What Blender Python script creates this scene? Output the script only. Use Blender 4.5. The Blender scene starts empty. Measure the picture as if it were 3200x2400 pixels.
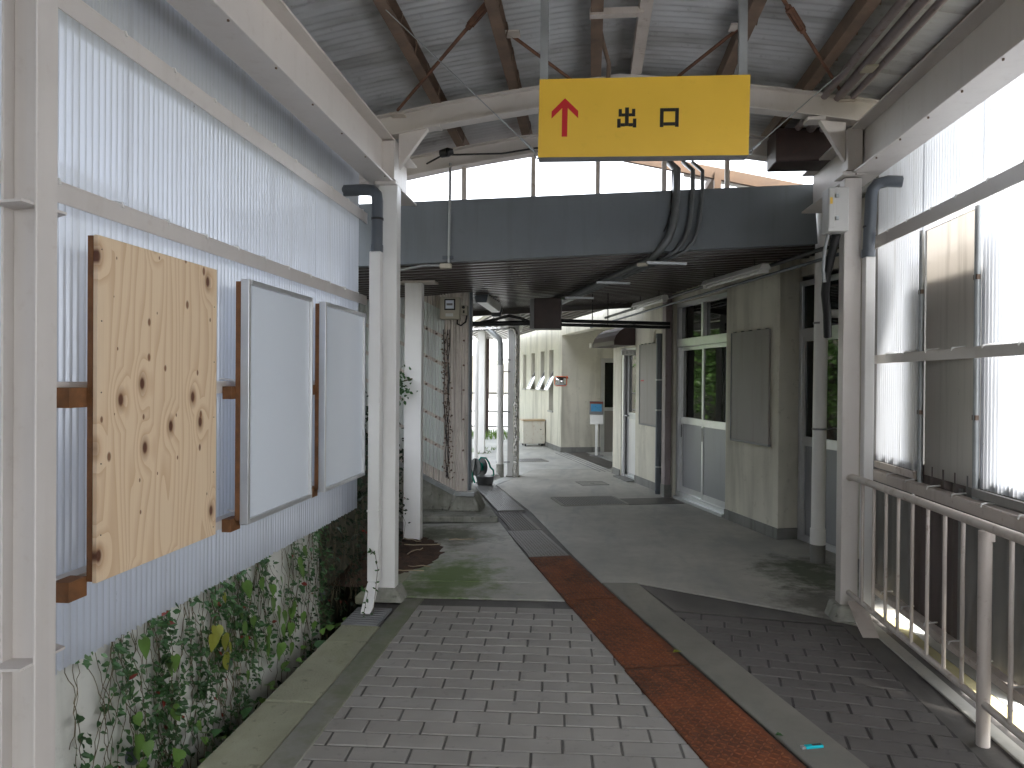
import bpy, math, random
from mathutils import Vector, Matrix
random.seed(7)
sc = bpy.context.scene
col = sc.collection
# ------------------------------------------------------------------ camera
cam_d = bpy.data.cameras.new('camera'); cam = bpy.data.objects.new('camera', cam_d); col.objects.link(cam)
sc.camera = cam
cam_d.sensor_width = 36.0; cam_d.lens = 25.99; cam_d.clip_start = .05; cam_d.clip_end = 2000
XR = Vector((.99441648, .10523434, .00784875)); YD = Vector((.00845254, -.00529285, -.99995027)); ZF = Vector((-.10518756, .99443337, -.0061528))
cam.matrix_world = Matrix.Translation((0, 0, 1.5)) @ Matrix((XR, -YD, -ZF)).transposed().to_4x4()
# ------------------------------------------------------------------ sky, sun, exposure
SUN_EL, SUN_AZ = math.radians(52), math.radians(128)      # azimuth clockwise from +Y: from the right, a little behind
w = bpy.data.worlds.new('World'); sc.world = w; w.use_nodes = True
nt = w.node_tree; nt.nodes.clear()
sky = nt.nodes.new('ShaderNodeTexSky'); sky.sky_type = 'NISHITA'; sky.sun_disc = False
sky.sun_elevation = SUN_EL; sky.sun_rotation = SUN_AZ; sky.dust_density = 1.6; sky.air_density = 1.0; sky.ozone_density = 1.0
hs = nt.nodes.new('ShaderNodeHueSaturation'); hs.inputs['Saturation'].default_value = .26
bg = nt.nodes.new('ShaderNodeBackground'); bg.inputs['Strength'].default_value = .15
wo = nt.nodes.new('ShaderNodeOutputWorld')
nt.links.new(sky.outputs[0], hs.inputs['Color']); nt.links.new(hs.outputs[0], bg.inputs['Color']); nt.links.new(bg.outputs[0], wo.inputs[0])
sl = bpy.data.lights.new('sun', 'SUN'); sl.energy = 1.9; sl.angle = math.radians(6); sl.color = (1, .96, .9)
so = bpy.data.objects.new('sun', sl); col.objects.link(so)
sd = Vector((math.sin(SUN_AZ) * math.cos(SUN_EL), math.cos(SUN_AZ) * math.cos(SUN_EL), math.sin(SUN_EL)))
so.rotation_euler = sd.to_track_quat('Z', 'Y').to_euler(); so.location = (8, -4, 12)
sc.view_settings.view_transform = 'Standard'; sc.view_settings.look = 'None'; sc.view_settings.gamma = 1
sc.view_settings.use_curve_mapping = False
sc.view_settings.exposure = 3.0
sc.cycles.max_bounces = 8; sc.cycles.diffuse_bounces = 6; sc.cycles.transmission_bounces = 4; sc.cycles.transparent_max_bounces = 8
sc.cycles.sample_clamp_indirect = 8; sc.cycles.caustics_reflective = False; sc.cycles.caustics_refractive = False; sc.cycles.use_adaptive_sampling = True; sc.cycles.adaptive_threshold = .025
# ------------------------------------------------------------------ helpers
OFF = {}
def _off(o): return OFF.get(o.name, Vector((0, 0, 0))) if o else Vector((0, 0, 0))
def tag(o, label=None, cat=None, group=None, kind=None):
    if label: o['label'] = label
    if cat: o['category'] = cat
    if group: o['group'] = group
    if kind: o['kind'] = kind
    return o
def thing(name, loc, label, cat, group=None):
    o = bpy.data.objects.new(name, None); col.objects.link(o); o.location = loc; o.empty_display_size = .1
    OFF[o.name] = Vector(loc)
    return tag(o, label, cat, group)
class MB:
    def __init__(s): s.v = []; s.f = []; s.sm = []
    def add(s, vs, fs, sm=False):
        n = len(s.v); s.v += [tuple(v) for v in vs]; s.f += [tuple(i + n for i in f) for f in fs]; s.sm += [sm] * len(fs); return s
    def box(s, x0, x1, y0, y1, z0, z1):
        return s.add([(x0,y0,z0),(x1,y0,z0),(x1,y1,z0),(x0,y1,z0),(x0,y0,z1),(x1,y0,z1),(x1,y1,z1),(x0,y1,z1)],
                     [(0,3,2,1),(4,5,6,7),(0,1,5,4),(1,2,6,5),(2,3,7,6),(3,0,4,7)])
    def obox(s, c, ax, ay, az, hx, hy, hz):
        c = Vector(c); ax = Vector(ax).normalized(); ay = Vector(ay).normalized(); az = Vector(az).normalized()
        P = [c + ax*(i*hx) + ay*(j*hy) + az*(k*hz) for k in (-1,1) for j in (-1,1) for i in (-1,1)]
        return s.add(P, [(0,2,3,1),(4,5,7,6),(0,1,5,4),(1,3,7,5),(3,2,6,7),(2,0,4,6)])
    def bar(s, p0, p1, wd, ht, up=(0,0,1)):          # rectangular bar between two points
        p0 = Vector(p0); p1 = Vector(p1); d = (p1 - p0).normalized(); up = Vector(up)
        sd_ = d.cross(up).normalized(); u2 = sd_.cross(d).normalized()
        return s.obox((p0 + p1) / 2, d, sd_, u2, (p1 - p0).length / 2, wd / 2, ht / 2)
    def prism(s, poly, z0, z1):
        n = len(poly); vs = [(x, y, z0) for x, y in poly] + [(x, y, z1) for x, y in poly]
        return s.add(vs, [tuple(range(n))[::-1], tuple(range(n, 2*n))] + [(i, (i+1) % n, n+(i+1) % n, n+i) for i in range(n)])
    def extr(s, poly3, d):                            # planar 3d polygon extruded by a vector
        n = len(poly3); d = Vector(d); vs = [Vector(p) for p in poly3]; vs = vs + [p + d for p in vs]
        return s.add(vs, [tuple(range(n))[::-1], tuple(range(n, 2*n))] + [(i, (i+1) % n, n+(i+1) % n, n+i) for i in range(n)])
    def tube(s, pts, r, n=10, cap=True):
        pts = [Vector(p) for p in pts]; rr = r if isinstance(r, (list, tuple)) else [r] * len(pts)
        d = (pts[1] - pts[0]).normalized(); a = d.cross(Vector((0,0,1)))
        if a.length < 1e-3: a = d.cross(Vector((1,0,0)))
        a.normalize(); b = d.cross(a).normalized(); rings = []
        for i, p in enumerate(pts):
            if i: 
                d2 = (pts[i+1] - pts[i-1]).normalized() if i < len(pts)-1 else (pts[i] - pts[i-1]).normalized()
                q = d.rotation_difference(d2); a = q @ a; b = q @ b; d = d2
            rings.append([p + (a*math.cos(2*math.pi*k/n) + b*math.sin(2*math.pi*k/n)) * rr[i] for k in range(n)])
        vs = [v for r_ in rings for v in r_]
        fs = [(i*n+k, i*n+(k+1) % n, (i+1)*n+(k+1) % n, (i+1)*n+k) for i in range(len(pts)-1) for k in range(n)]
        s.add(vs, fs, True)
        if cap: s.add(rings[0], [tuple(range(n))[::-1]]); s.add(rings[-1], [tuple(range(n))])
        return s
    def ibeam(s, p0, p1, h, wd, t=.012, up=(0,0,1)):  # I section centred on the line
        p0 = Vector(p0); p1 = Vector(p1); d = (p1 - p0).normalized(); up = Vector(up); sd_ = d.cross(up).normalized(); u2 = sd_.cross(d).normalized()
        c = (p0 + p1) / 2; L = (p1 - p0).length / 2
        s.obox(c + u2*(h/2 - t/2), d, sd_, u2, L, wd/2, t/2); s.obox(c - u2*(h/2 - t/2), d, sd_, u2, L, wd/2, t/2)
        return s.obox(c, d, sd_, u2, L, t/2, h/2 - t)
    def build(s, name, mat, parent=None, bevel=0, seg=1):
        o_ = _off(parent); me = bpy.data.meshes.new(name)
        me.from_pydata([(x - o_.x, y - o_.y, z - o_.z) for x, y, z in s.v], [], s.f); me.update()
        if any(s.sm): me.polygons.foreach_set('use_smooth', s.sm)
        me.materials.append(mat)
        ob = bpy.data.objects.new(name, me); col.objects.link(ob)
        if parent: ob.parent = parent; OFF[ob.name] = o_
        if bevel:
            m = ob.modifiers.new('bevel', 'BEVEL'); m.width = bevel; m.segments = seg; m.limit_method = 'ANGLE'; m.angle_limit = math.radians(40)
        return ob
def arc(c, a, b, r, t0, t1, n=8):       # points on an arc in the plane spanned by a, b
    c = Vector(c); a = Vector(a); b = Vector(b)
    return [c + a*(r*math.cos(t0 + (t1-t0)*i/n)) + b*(r*math.sin(t0 + (t1-t0)*i/n)) for i in range(n+1)]
def bx(name, mat, parent, *a, bevel=0, seg=1): return MB().box(*a).build(name, mat, parent, bevel, seg)
def tb(name, mat, parent, pts, r, n=10): return MB().tube(pts, r, n).build(name, mat, parent)
def lone(o, label, cat, group=None, kind=None): return tag(o, label, cat, group, kind)
def struct(o): o['kind'] = 'structure'; return o
def dup(o, parent=None, loc=None):
    c = o.copy(); col.objects.link(c)
    if parent: c.parent = parent
    if loc is not None: c.location = loc
    return c
# ------------------------------------------------------------------ materials
def nodes(name):
    m = bpy.data.materials.new(name); m.use_nodes = True; n = m.node_tree; n.nodes.clear()
    out = n.nodes.new('ShaderNodeOutputMaterial'); pr = n.nodes.new('ShaderNodeBsdfPrincipled'); n.links.new(pr.outputs[0], out.inputs[0])
    return m, n, pr, out
def N(n, t, **k):
    x = n.nodes.new(t)
    for a, b in k.items():
        if a.startswith('_'): setattr(x, a[1:], b)
        else: x.inputs[a.replace('__', ' ')].default_value = b
    return x
def rgb(c): return (c[0], c[1], c[2], 1)
def mixc(n, fac, a, b, mode='MIX'):
    x = n.nodes.new('ShaderNodeMix'); x.data_type = 'RGBA'; x.blend_type = mode
    for s_, v in ((0, fac), (6, a), (7, b)):
        if hasattr(v, 'links'): n.links.new(v, x.inputs[s_])
        else: x.inputs[s_].default_value = v if s_ == 0 else (rgb(v) if len(v) == 3 else v)
    return x.outputs[2]
def ramp(n, src, p0, p1, c0=(0,0,0), c1=(1,1,1)):
    r = n.nodes.new('ShaderNodeValToRGB'); r.color_ramp.elements[0].position = p0; r.color_ramp.elements[1].position = p1
    r.color_ramp.elements[0].color = rgb(c0); r.color_ramp.elements[1].color = rgb(c1); n.links.new(src, r.inputs[0]); return r.outputs[0]
def pos(n, scale=(1,1,1), loc=(0,0,0)):
    g = n.nodes.new('ShaderNodeNewGeometry'); m = n.nodes.new('ShaderNodeMapping'); m.inputs['Scale'].default_value = scale; m.inputs['Location'].default_value = loc
    n.links.new(g.outputs['Position'], m.inputs[0]); return m.outputs[0]
def noise(n, vec, scale, detail=5, rough=.6, dist=0):
    x = N(n, 'ShaderNodeTexNoise', Scale=scale, Detail=detail, Roughness=rough, Distortion=dist); n.links.new(vec, x.inputs['Vector']); return x.outputs[0]
def mth(n, op, a, b=None):
    x = n.nodes.new('ShaderNodeMath'); x.operation = op
    for i, v in enumerate((a, b)):
        if v is None: continue
        if hasattr(v, 'links'): n.links.new(v, x.inputs[i])
        else: x.inputs[i].default_value = v
    return x.outputs[0]
def bump(n, pr, h, strength=.3, dist=.01):
    b = N(n, 'ShaderNodeBump', Strength=strength, Distance=dist); n.links.new(h, b.inputs['Height']); n.links.new(b.outputs[0], pr.inputs['Normal'])
def mat(name, c, rough=.55, metal=0, var=.12, vs=2.5, streak=None, samt=.5, sscale=(9, 9, .7), spot=None, spamt=.6, bmp=0, bs=80, indiv=0, spec=.5, sthr=(.52, .8)):
    m, n, pr, _ = nodes(name)
    nz = noise(n, pos(n), vs, 3, .65)
    cc = mixc(n, ramp(n, nz, .3, .7), [max(0, x*(1-var)) for x in c], [x*(1+var) for x in c])
    if streak:
        s_ = noise(n, pos(n, sscale), 1.0, 3, .6, .3); f = mth(n, 'MULTIPLY', ramp(n, s_, *sthr), samt); cc = mixc(n, f, cc, streak)
    if spot:
        s_ = noise(n, pos(n, loc=(3, 5, 1)), 16, 3, .7); f = mth(n, 'MULTIPLY', ramp(n, s_, .6, .72), spamt); cc = mixc(n, f, cc, spot)
    if indiv:
        oi = n.nodes.new('ShaderNodeObjectInfo'); k = mth(n, 'ADD', mth(n, 'MULTIPLY', oi.outputs['Random'], 2*indiv), 1-indiv)
        x = n.nodes.new('ShaderNodeVectorMath'); x.operation = 'SCALE'; n.links.new(cc, x.inputs[0]); n.links.new(k, x.inputs['Scale']); cc = x.outputs[0]
    n.links.new(cc, pr.inputs['Base Color'])
    rr = mth(n, 'ADD', mth(n, 'MULTIPLY', nz, .25), rough - .12); n.links.new(rr, pr.inputs['Roughness'])
    pr.inputs['Metallic'].default_value = metal; pr.inputs['Specular IOR Level'].default_value = spec
    if bmp: bump(n, pr, noise(n, pos(n), bs, 2, .6), bmp, .006)
    return m
CREAM = mat('cream_paint', (.65, .61, .58), .42, var=.04, streak=(.40, .34, .28), samt=.2, spot=(.3, .2, .14), spamt=.12, bmp=.08, bs=30)
CREAM_D = mat('cream_paint_dirty', (.58, .52, .475), .5, var=.08, streak=(.25, .19, .14), samt=.5, spot=(.22, .12, .07), spamt=.45, bmp=.12, bs=40)
WHITE = mat('white_paint', (.80, .795, .78), .4, var=.04, streak=(.45, .40, .33), samt=.3, bmp=.06, bs=30)
BROWN = mat('brown_primer_steel', (.19, .13, .095), .7, var=.3, vs=5, streak=(.06, .035, .025), samt=.7, sscale=(6, .8, 6), spot=(.2, .11, .06), spamt=.5, bmp=.2)
RUSTROD = mat('rusty_rod', (.16, .075, .045), .75, var=.4, vs=12, bmp=.3, bs=120)
PVC = mat('grey_pvc', (.10, .115, .135), .32, var=.1)
GALV = mat('galvanised_steel', (.38, .40, .41), .4, metal=.6, var=.15, vs=8)
GIRDER = mat('blue_grey_girder_paint', (.155, .175, .195), .5, var=.1, vs=1.2, streak=(.09, .10, .11), samt=.4, spot=(.05, .05, .05), spamt=.1, bmp=.04)
PIPEG = mat('dull_grey_conduit', (.15, .16, .165), .45, metal=.3, var=.2, vs=6)
DECK = mat('brown_deck_soffit', (.07, .057, .052), .32, var=.2, vs=1.5, bmp=.05)
PLASTER = mat('stained_plaster', (.68, .655, .565), .8, var=.1, vs=1.4, streak=(.2, .185, .15), samt=.75, sscale=(3.2, 3.2, .45), spot=(.3, .28, .22), spamt=.35, bmp=.25, bs=45, sthr=(.46, .8))
PLINTH = mat('grey_plinth', (.21, .21, .20), .8, var=.15, vs=4, streak=(.08, .08, .07), samt=.6, bmp=.2)
ALU = mat('aluminium', (.66, .67, .68), .35, metal=.65, var=.06, vs=6)
ALUP = mat('grey_panel', (.33, .34, .36), .45, metal=.3, var=.06, vs=1.5, streak=(.2, .2, .2), samt=.4)
BOARD = mat('grey_notice_board', (.29, .27, .255), .55, var=.07, vs=2, streak=(.17, .15, .13), samt=.5, bmp=.05)
PINK = mat('mauve_steel', (.30, .255, .26), .55, var=.15, streak=(.14, .08, .06), samt=.6, spot=(.15, .06, .04))
DARKPIPE = mat('slate_pipe', (.085, .10, .12), .4, var=.15)
BLACK = mat('black_rubber', (.012, .012, .013), .45, var=.2)
DARKBOX = mat('dark_red_brown_box', (.045, .026, .024), .5, var=.35, vs=4, spot=(.08, .03, .025))
SLATE = mat('grey_slate_sheet', (.25, .245, .235), .7, var=.14, vs=2, streak=(.14, .09, .08), samt=.6)
SLATEB = mat('brown_slate_sheet', (.165, .135, .125), .7, var=.14, vs=2, streak=(.08, .06, .05), samt=.6)
ROOF = mat('grey_roof_sheet', (.52, .53, .54), .6, var=.12, vs=1.6, streak=(.14, .12, .10), samt=.7, sscale=(1.2, 5, 1), spot=(.08, .06, .05), spamt=.25, bmp=.05)
YEL = mat('yellow_sign_face', (.80, .50, .05), .38, var=.03, spot=(.5, .33, .03), spamt=.12)
RED = mat('red_vinyl', (.52, .012, .02), .4, var=.03)
INK = mat('black_vinyl', (.008, .007, .006), .4, var=.05)
PLATEW = mat('white_sign_plate', (.88, .88, .87), .4, var=.03)
GREYM = mat('grey_sign_case', (.20, .20, .21), .45, var=.1)
WOODE = mat('stained_timber', (.20, .085, .03), .7, var=.25, vs=20, bmp=.2)
ORANGE = mat('orange_plastic', (.75, .13, .03), .4, var=.05)
BEIGE = mat('beige_plastic', (.47, .44, .36), .45, var=.06, streak=(.3, .26, .2), samt=.3)
GREYBOX = mat('pale_grey_enamel', (.55, .545, .53), .45, var=.06, streak=(.35, .3, .26), samt=.3)
BLUESCR = mat('blue_poster', (.05, .27, .50), .3, var=.15, vs=40)
CYAN = mat('cyan_plastic', (.01, .50, .60), .25, var=.05)
GREENH = mat('green_hose', (.0, .26, .19), .4, var=.1)
GREYPL = mat('grey_plastic_bucket', (.10, .105, .11), .5, var=.2)
SOIL = mat('brown_soil', (.055, .030, .018), .95, var=.55, vs=14, spot=(.15, .075, .035), spamt=.7, bmp=.8, bs=90)
TWIG = mat('dry_twig', (.30, .24, .16), .8, var=.3)
STEM = mat('vine_stem', (.11, .09, .05), .8, var=.3)
KERB = mat('mossy_kerb_concrete', (.31, .31, .225), .9, var=.14, vs=3, streak=(.20, .22, .11), samt=.55, sscale=(4, 1.5, 4), spot=(.12, .12, .09), spamt=.7, bmp=.7, bs=70)
RETAIN = mat('pale_retaining_wall', (.66, .66, .62), .85, var=.08, vs=2.2, streak=(.30, .31, .26), samt=.45, spot=(.2, .22, .17), spamt=.2, bmp=.3, bs=40)
BARK = mat('bark', (.07, .055, .04), .9, var=.3, vs=8, bmp=.5)
HILL = mat('earth_and_grass', (.105, .10, .075), .95, var=.3, vs=1.2, spot=(.07, .09, .04), bmp=.5, bs=20)
TIMB = mat('orange_brown_timber', (.11, .065, .035), .65, var=.2, vs=9, streak=(.14, .06, .03), samt=.5, sscale=(2, 9, 9))
STAIRB = mat('beige_corrugated_sheet', (.68, .625, .575), .6, var=.1, vs=3, streak=(.12, .09, .07), samt=.8, sscale=(26, 26, .6), spot=(.12, .08, .06), spamt=.3, bmp=.1, sthr=(.55, .72))
STONE = mat('weathered_concrete', (.30, .30, .265), .9, var=.3, vs=5, streak=(.09, .10, .06), samt=.8, sscale=(8, 8, 1.5), spot=(.06, .065, .05), spamt=.7, bmp=.6, bs=45)
PAVB = mat('grey_paving_brick', (.325, .312, .292), .82, var=.1, vs=3, spot=(.12, .12, .12), spamt=.3, bmp=.25, bs=160, indiv=.04)
PAVD = mat('dark_paving_brick', (.125, .116, .11), .8, var=.16, vs=3, spot=(.05, .045, .04), spamt=.4, bmp=.25, bs=160, indiv=.1)
def concrete_floor(name, c, moss):
    m, n, pr, _ = nodes(name)
    p = pos(n); a = noise(n, p, .9, 4, .65, .4); b = noise(n, p, 7, 4, .7); c3 = noise(n, pos(n, (2.2, .5, 1)), 1.6, 3, .6, .6)
    cc = mixc(n, ramp(n, a, .3, .7), [x*.78 for x in c], [x*1.15 for x in c])
    cc = mixc(n, mth(n, 'MULTIPLY', ramp(n, b, .45, .75), .35), cc, [x*.6 for x in c])
    cc = mixc(n, mth(n, 'MULTIPLY', ramp(n, c3, .5, .7), .45), cc, (c[0]*.62, c[1]*.66, c[2]*.74))
    for (mx, my, rx, ry, mc, amt) in moss:
        mp = pos(n, (1/rx, 1/ry, 0), (-mx/rx, -my/ry, 0)); L = n.nodes.new('ShaderNodeVectorMath'); L.operation = 'LENGTH'; n.links.new(mp, L.inputs[0])
        d = mth(n, 'ADD', L.outputs['Value'], mth(n, 'SUBTRACT', mth(n, 'MULTIPLY', noise(n, p, 5.5, 5, .7), 2.8), .75))
        cc = mixc(n, mth(n, 'MULTIPLY', ramp(n, mth(n, 'MULTIPLY', d, .4), .40, .72, (1,1,1), (0,0,0)), amt), cc, mc)
    n.links.new(cc, pr.inputs['Base Color'])
    n.links.new(mth(n, 'ADD', mth(n, 'MULTIPLY', c3, .3), .52), pr.inputs['Roughness']); pr.inputs['Specular IOR Level'].default_value = .4
    bump(n, pr, noise(n, p, 55, 3, .7), .25, .006)
    return m
CONC = concrete_floor('floor_concrete', (.44, .428, .385), [(-1.05, 5.45, .42, .75, (.10, .17, .03), .85), (1.72, 6.0, .4, .6, (.05, .065, .03), .85), (-1.35, 7.0, .6, .5, (.07, .08, .04), .8), (1.6, 5.2, .35, .4, (.06, .055, .045), .7)])
CONCK = concrete_floor('margin_concrete', (.29, .285, .25), [(-1.05, 4.2, .25, 1.4, (.13, .16, .07), .6)])
BAND = concrete_floor('worn_band_concrete', (.235, .225, .195), [])
CONCD = concrete_floor('dark_patch_concrete', (.115, .108, .10), [])
BEDD = concrete_floor('dark_joint_mortar', (.045, .042, .04), [])
BED = concrete_floor('joint_mortar', (.12, .115, .108), [])
CONCL = concrete_floor('pale_concrete', (.46, .46, .43), [])
def rust_mat(name, base, dark, hi):
    m, n, pr, _ = nodes(name); p = pos(n)
    cc = mixc(n, ramp(n, noise(n, p, 2.2, 6, .65, .4), .36, .66), base, dark)
    cc = mixc(n, mth(n, 'MULTIPLY', ramp(n, noise(n, p, 22, 6, .75), .45, .7), .75), cc, hi)
    cc = mixc(n, mth(n, 'MULTIPLY', ramp(n, noise(n, pos(n, loc=(9, 2, 4)), 9, 6, .7), .6, .75), .5), cc, (.05, .03, .025))
    n.links.new(cc, pr.inputs['Base Color']); pr.inputs['Roughness'].default_value = .78; pr.inputs['Metallic'].default_value = .1
    bump(n, pr, noise(n, p, 140, 5, .7), .35, .004); return m
RUST = rust_mat('rusted_checker_plate', (.175, .05, .018), (.05, .022, .014), (.235, .082, .03))
RUSTL = rust_mat('worn_rusty_lugs', (.26, .08, .028), (.10, .036, .018), (.36, .13, .045))
STEELP = mat('worn_grey_checker_plate', (.19, .185, .18), .42, metal=.35, var=.15, vs=4, streak=(.14, .09, .06), samt=.35, sscale=(2, 2, 2), bmp=.1)
STEELD = mat('dark_grey_checker_plate', (.105, .098, .092), .45, metal=.35, var=.15, vs=4, streak=(.12, .06, .035), samt=.4, sscale=(2, 2, 2), bmp=.1)
def sheet_mat(name, c, tl, df, tr, gl, dirt=.25, rough=.18, groove=0.):
    m, n, pr, out = nodes(name); n.nodes.remove(pr)
    p = pos(n); s_ = noise(n, pos(n, (16, 16, .8)), 1, 4, .65, .2); d = ramp(n, s_, .52, .78)
    sx = n.nodes.new('ShaderNodeSeparateXYZ'); n.links.new(p, sx.inputs[0])
    gv = ramp(n, mth(n, 'MULTIPLY', mth(n, 'ADD', mth(n, 'COSINE', mth(n, 'MULTIPLY', sx.outputs['Y'], 2*math.pi/.032)), 1.0), .5), .62, 1.0)  # dark stripes at the wave pitch: painted rib shading along with valley dirt
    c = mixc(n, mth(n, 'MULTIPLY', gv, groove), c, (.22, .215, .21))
    sp = ramp(n, noise(n, pos(n, (1, 1, .45), (2, 1, 7)), 26, 5, .75), .68, .76)
    cc = mixc(n, mth(n, 'MULTIPLY', d, dirt), c, (.33, .31, .27)); cc = mixc(n, mth(n, 'MULTIPLY', sp, .7), cc, (.10, .10, .09))
    T = N(n, 'ShaderNodeBsdfTranslucent'); D = N(n, 'ShaderNodeBsdfDiffuse'); R = N(n, 'ShaderNodeBsdfTransparent'); G = N(n, 'ShaderNodeBsdfGlossy', Roughness=rough)
    for x in (T, D, R): n.links.new(cc, x.inputs['Color'])
    G.inputs['Color'].default_value = (.9, .95, 1, 1)
    def mx(a, b, f):
        x = n.nodes.new('ShaderNodeMixShader'); x.inputs[0].default_value = f; n.links.new(a, x.inputs[1]); n.links.new(b, x.inputs[2]); return x.outputs[0]
    a = mx(T.outputs[0], D.outputs[0], df / (tl + df)); a = mx(a, R.outputs[0], tr / (tl + df + tr)); a = mx(a, G.outputs[0], gl)
    n.links.new(a, out.inputs[0]); return m
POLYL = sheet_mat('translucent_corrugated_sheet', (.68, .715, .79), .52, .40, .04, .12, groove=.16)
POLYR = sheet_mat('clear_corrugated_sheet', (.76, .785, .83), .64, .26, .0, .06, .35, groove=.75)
POLYG = sheet_mat('greyed_frp_panel', (.74, .71, .67), .6, .4, .0, .03, .4)
POLYS = sheet_mat('stair_translucent_panel', (.84, .88, .86), .35, .6, .05, .05, .35)
def leaf_mat(name, c, v=.35):
    m, n, pr, out = nodes(name); p = pos(n)
    cc = mixc(n, ramp(n, noise(n, p, 9, 4, .6), .3, .7), [x*(1-v) for x in c], [min(1, x*(1+v)) for x in c])
    n.links.new(cc, pr.inputs['Base Color']); pr.inputs['Roughness'].default_value = .42
    T = N(n, 'ShaderNodeBsdfTranslucent'); n.links.new(cc, T.inputs[0]); x = n.nodes.new('ShaderNodeMixShader'); x.inputs[0].default_value = .3
    n.links.new(pr.outputs[0], x.inputs[1]); n.links.new(T.outputs[0], x.inputs[2]); n.links.new(x.outputs[0], out.inputs[0]); return m
LEAFD = leaf_mat('dark_vine_leaf', (.05, .125, .042)); LEAFB = leaf_mat('bright_vine_leaf', (.13, .25, .05), .25); LEAFY = leaf_mat('yellow_leaf', (.30, .32, .05), .2)
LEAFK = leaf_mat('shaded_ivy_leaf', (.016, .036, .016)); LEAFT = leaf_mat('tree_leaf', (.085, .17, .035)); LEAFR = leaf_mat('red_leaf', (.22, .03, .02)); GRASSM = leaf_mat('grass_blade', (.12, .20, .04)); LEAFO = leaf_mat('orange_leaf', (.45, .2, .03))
def plywood():
    m, n, pr, _ = nodes('plywood'); p = pos(n)
    g = n.nodes.new('ShaderNodeSeparateXYZ'); n.links.new(p, g.inputs[0])
    # knots: two sizes of stretched cells
    def cells(scale, loc):
        v = N(n, 'ShaderNodeTexVoronoi', Scale=scale, Randomness=.95); v.voronoi_dimensions = '2D'
        cb_ = n.nodes.new('ShaderNodeCombineXYZ'); n.links.new(mth(n, 'ADD', g.outputs['Y'], loc[1]), cb_.inputs[0]); n.links.new(mth(n, 'ADD', mth(n, 'MULTIPLY', g.outputs['Z'], .62), loc[2]), cb_.inputs[1])
        n.links.new(cb_.outputs[0], v.inputs['Vector']); return v
    k1 = cells(5.0, (0, .31, .12)); k2 = cells(9.0, (0, .7, .4))
    warp = mth(n, 'MULTIPLY', ramp(n, k1.outputs['Distance'], 0, .34, (1,1,1), (0,0,0)), .9)
    y = mth(n, 'ADD', mth(n, 'MULTIPLY', g.outputs['Y'], 9.0), mth(n, 'MULTIPLY', noise(n, pos(n, (0, 2.6, .34), (0, 4, 2)), 1.6, 2, .45), 5.0))
    y = mth(n, 'ADD', y, warp)
    fine = noise(n, pos(n, (0, 70, 1.6)), 2, 4, .7)
    w_ = mth(n, 'FRACT', mth(n, 'MULTIPLY', y, 2.6))
    cc = mixc(n, mth(n, 'MULTIPLY', ramp(n, w_, .45, .95), .7), (.84, .655, .45), (.67, .45, .26))
    cc = mixc(n, mth(n, 'MULTIPLY', ramp(n, fine, .45, .75), .3), cc, (.70, .49, .30))
    cc = mixc(n, ramp(n, k1.outputs['Distance'], .06, .16, (.7,.6,.6), (0,0,0)), cc, (.30, .13, .05))
    cc = mixc(n, ramp(n, k1.outputs['Distance'], .045, .075, (1,1,1), (0,0,0)), cc, (.12, .042, .018))
    sr = n.nodes.new('ShaderNodeSeparateColor'); n.links.new(k2.outputs['Color'], sr.inputs[0])
    d2 = mth(n, 'ADD', mth(n, 'DIVIDE', k2.outputs['Distance'], mth(n, 'ADD', mth(n, 'MULTIPLY', sr.outputs[0], 1.1), .25)), mth(n, 'MULTIPLY', mth(n, 'GREATER_THAN', sr.outputs[1], .62), 1.0))
    cc = mixc(n, ramp(n, d2, .05, .085, (.9,.9,.9), (0,0,0)), cc, (.20, .08, .03))
    n.links.new(cc, pr.inputs['Base Color']); pr.inputs['Roughness'].default_value = .6; bump(n, pr, fine, .1, .003); return m
PLY = plywood()
m_, n_, pr_, _o = nodes('whiteboard_enamel'); pr_.inputs['Base Color'].default_value = (.82, .885, .97, 1); pr_.inputs['Roughness'].default_value = .22; WBOARD = m_
m_, n_, pr_, _o = nodes('dark_glass'); pr_.inputs['Base Color'].default_value = (.006, .008, .008, 1); pr_.inputs['Roughness'].default_value = .03; pr_.inputs['IOR'].default_value = 1.42; GLASS = m_
m_, n_, pr_, _o = nodes('mirror'); pr_.inputs['Base Color'].default_value = (.75, .75, .75, 1); pr_.inputs['Roughness'].default_value = .05; pr_.inputs['Metallic'].default_value = 1; MIRROR = m_
m_, n_, pr_, _o = nodes('crumpled_foil'); pr_.inputs['Base Color'].default_value = (.55, .54, .52, 1); pr_.inputs['Roughness'].default_value = .22; pr_.inputs['Metallic'].default_value = 1; FOIL = m_
bump(n_, pr_, noise(n_, pos(n_), 22, 3, .5), .8, .03)
# ------------------------------------------------------------------ the setting
XL = [-400,-60,-20,-8,-4,-2.5,-1.93,-1.84,-1.47,-1.45,3,10,60,400]; YL = [-400,-60,-20,-5,0,6.9,7.3,10,30,100,400]
ZB = [9,9,8,5,3.0,1.7,.56,-.5,-.5,-.035,-.035,-.035,-.035,-.035]
g = MB(); nx = len(XL)
g.add([(x, y, (ZB[i] if y < 7 else (7 if x < -50 else 5.5 if x < -15 else -.035))) for y in YL for i, x in enumerate(XL)],
      [(j*nx+i, j*nx+i+1, (j+1)*nx+i+1, (j+1)*nx+i) for j in range(len(YL)-1) for i in range(nx-1)])
struct(g.build('ground', HILL))
struct(MB().prism([(-60,24.2),(4,24.2),(4,90),(-60,90)], -.034, -.02).build('yard', CONCL))
floor = struct(MB().prism([(-1.46,-7.5),(2.0,-7.5),(2.0,5.2),(3.4,5.2),(3.4,24),(-9,24),(-9,7.32),(-1.9,7.32),(-1.46,6.92)], -.034, -.012).build('floor', CONCD))
def xl(y): return -.506 - .301*(y - 6.196)
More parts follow.
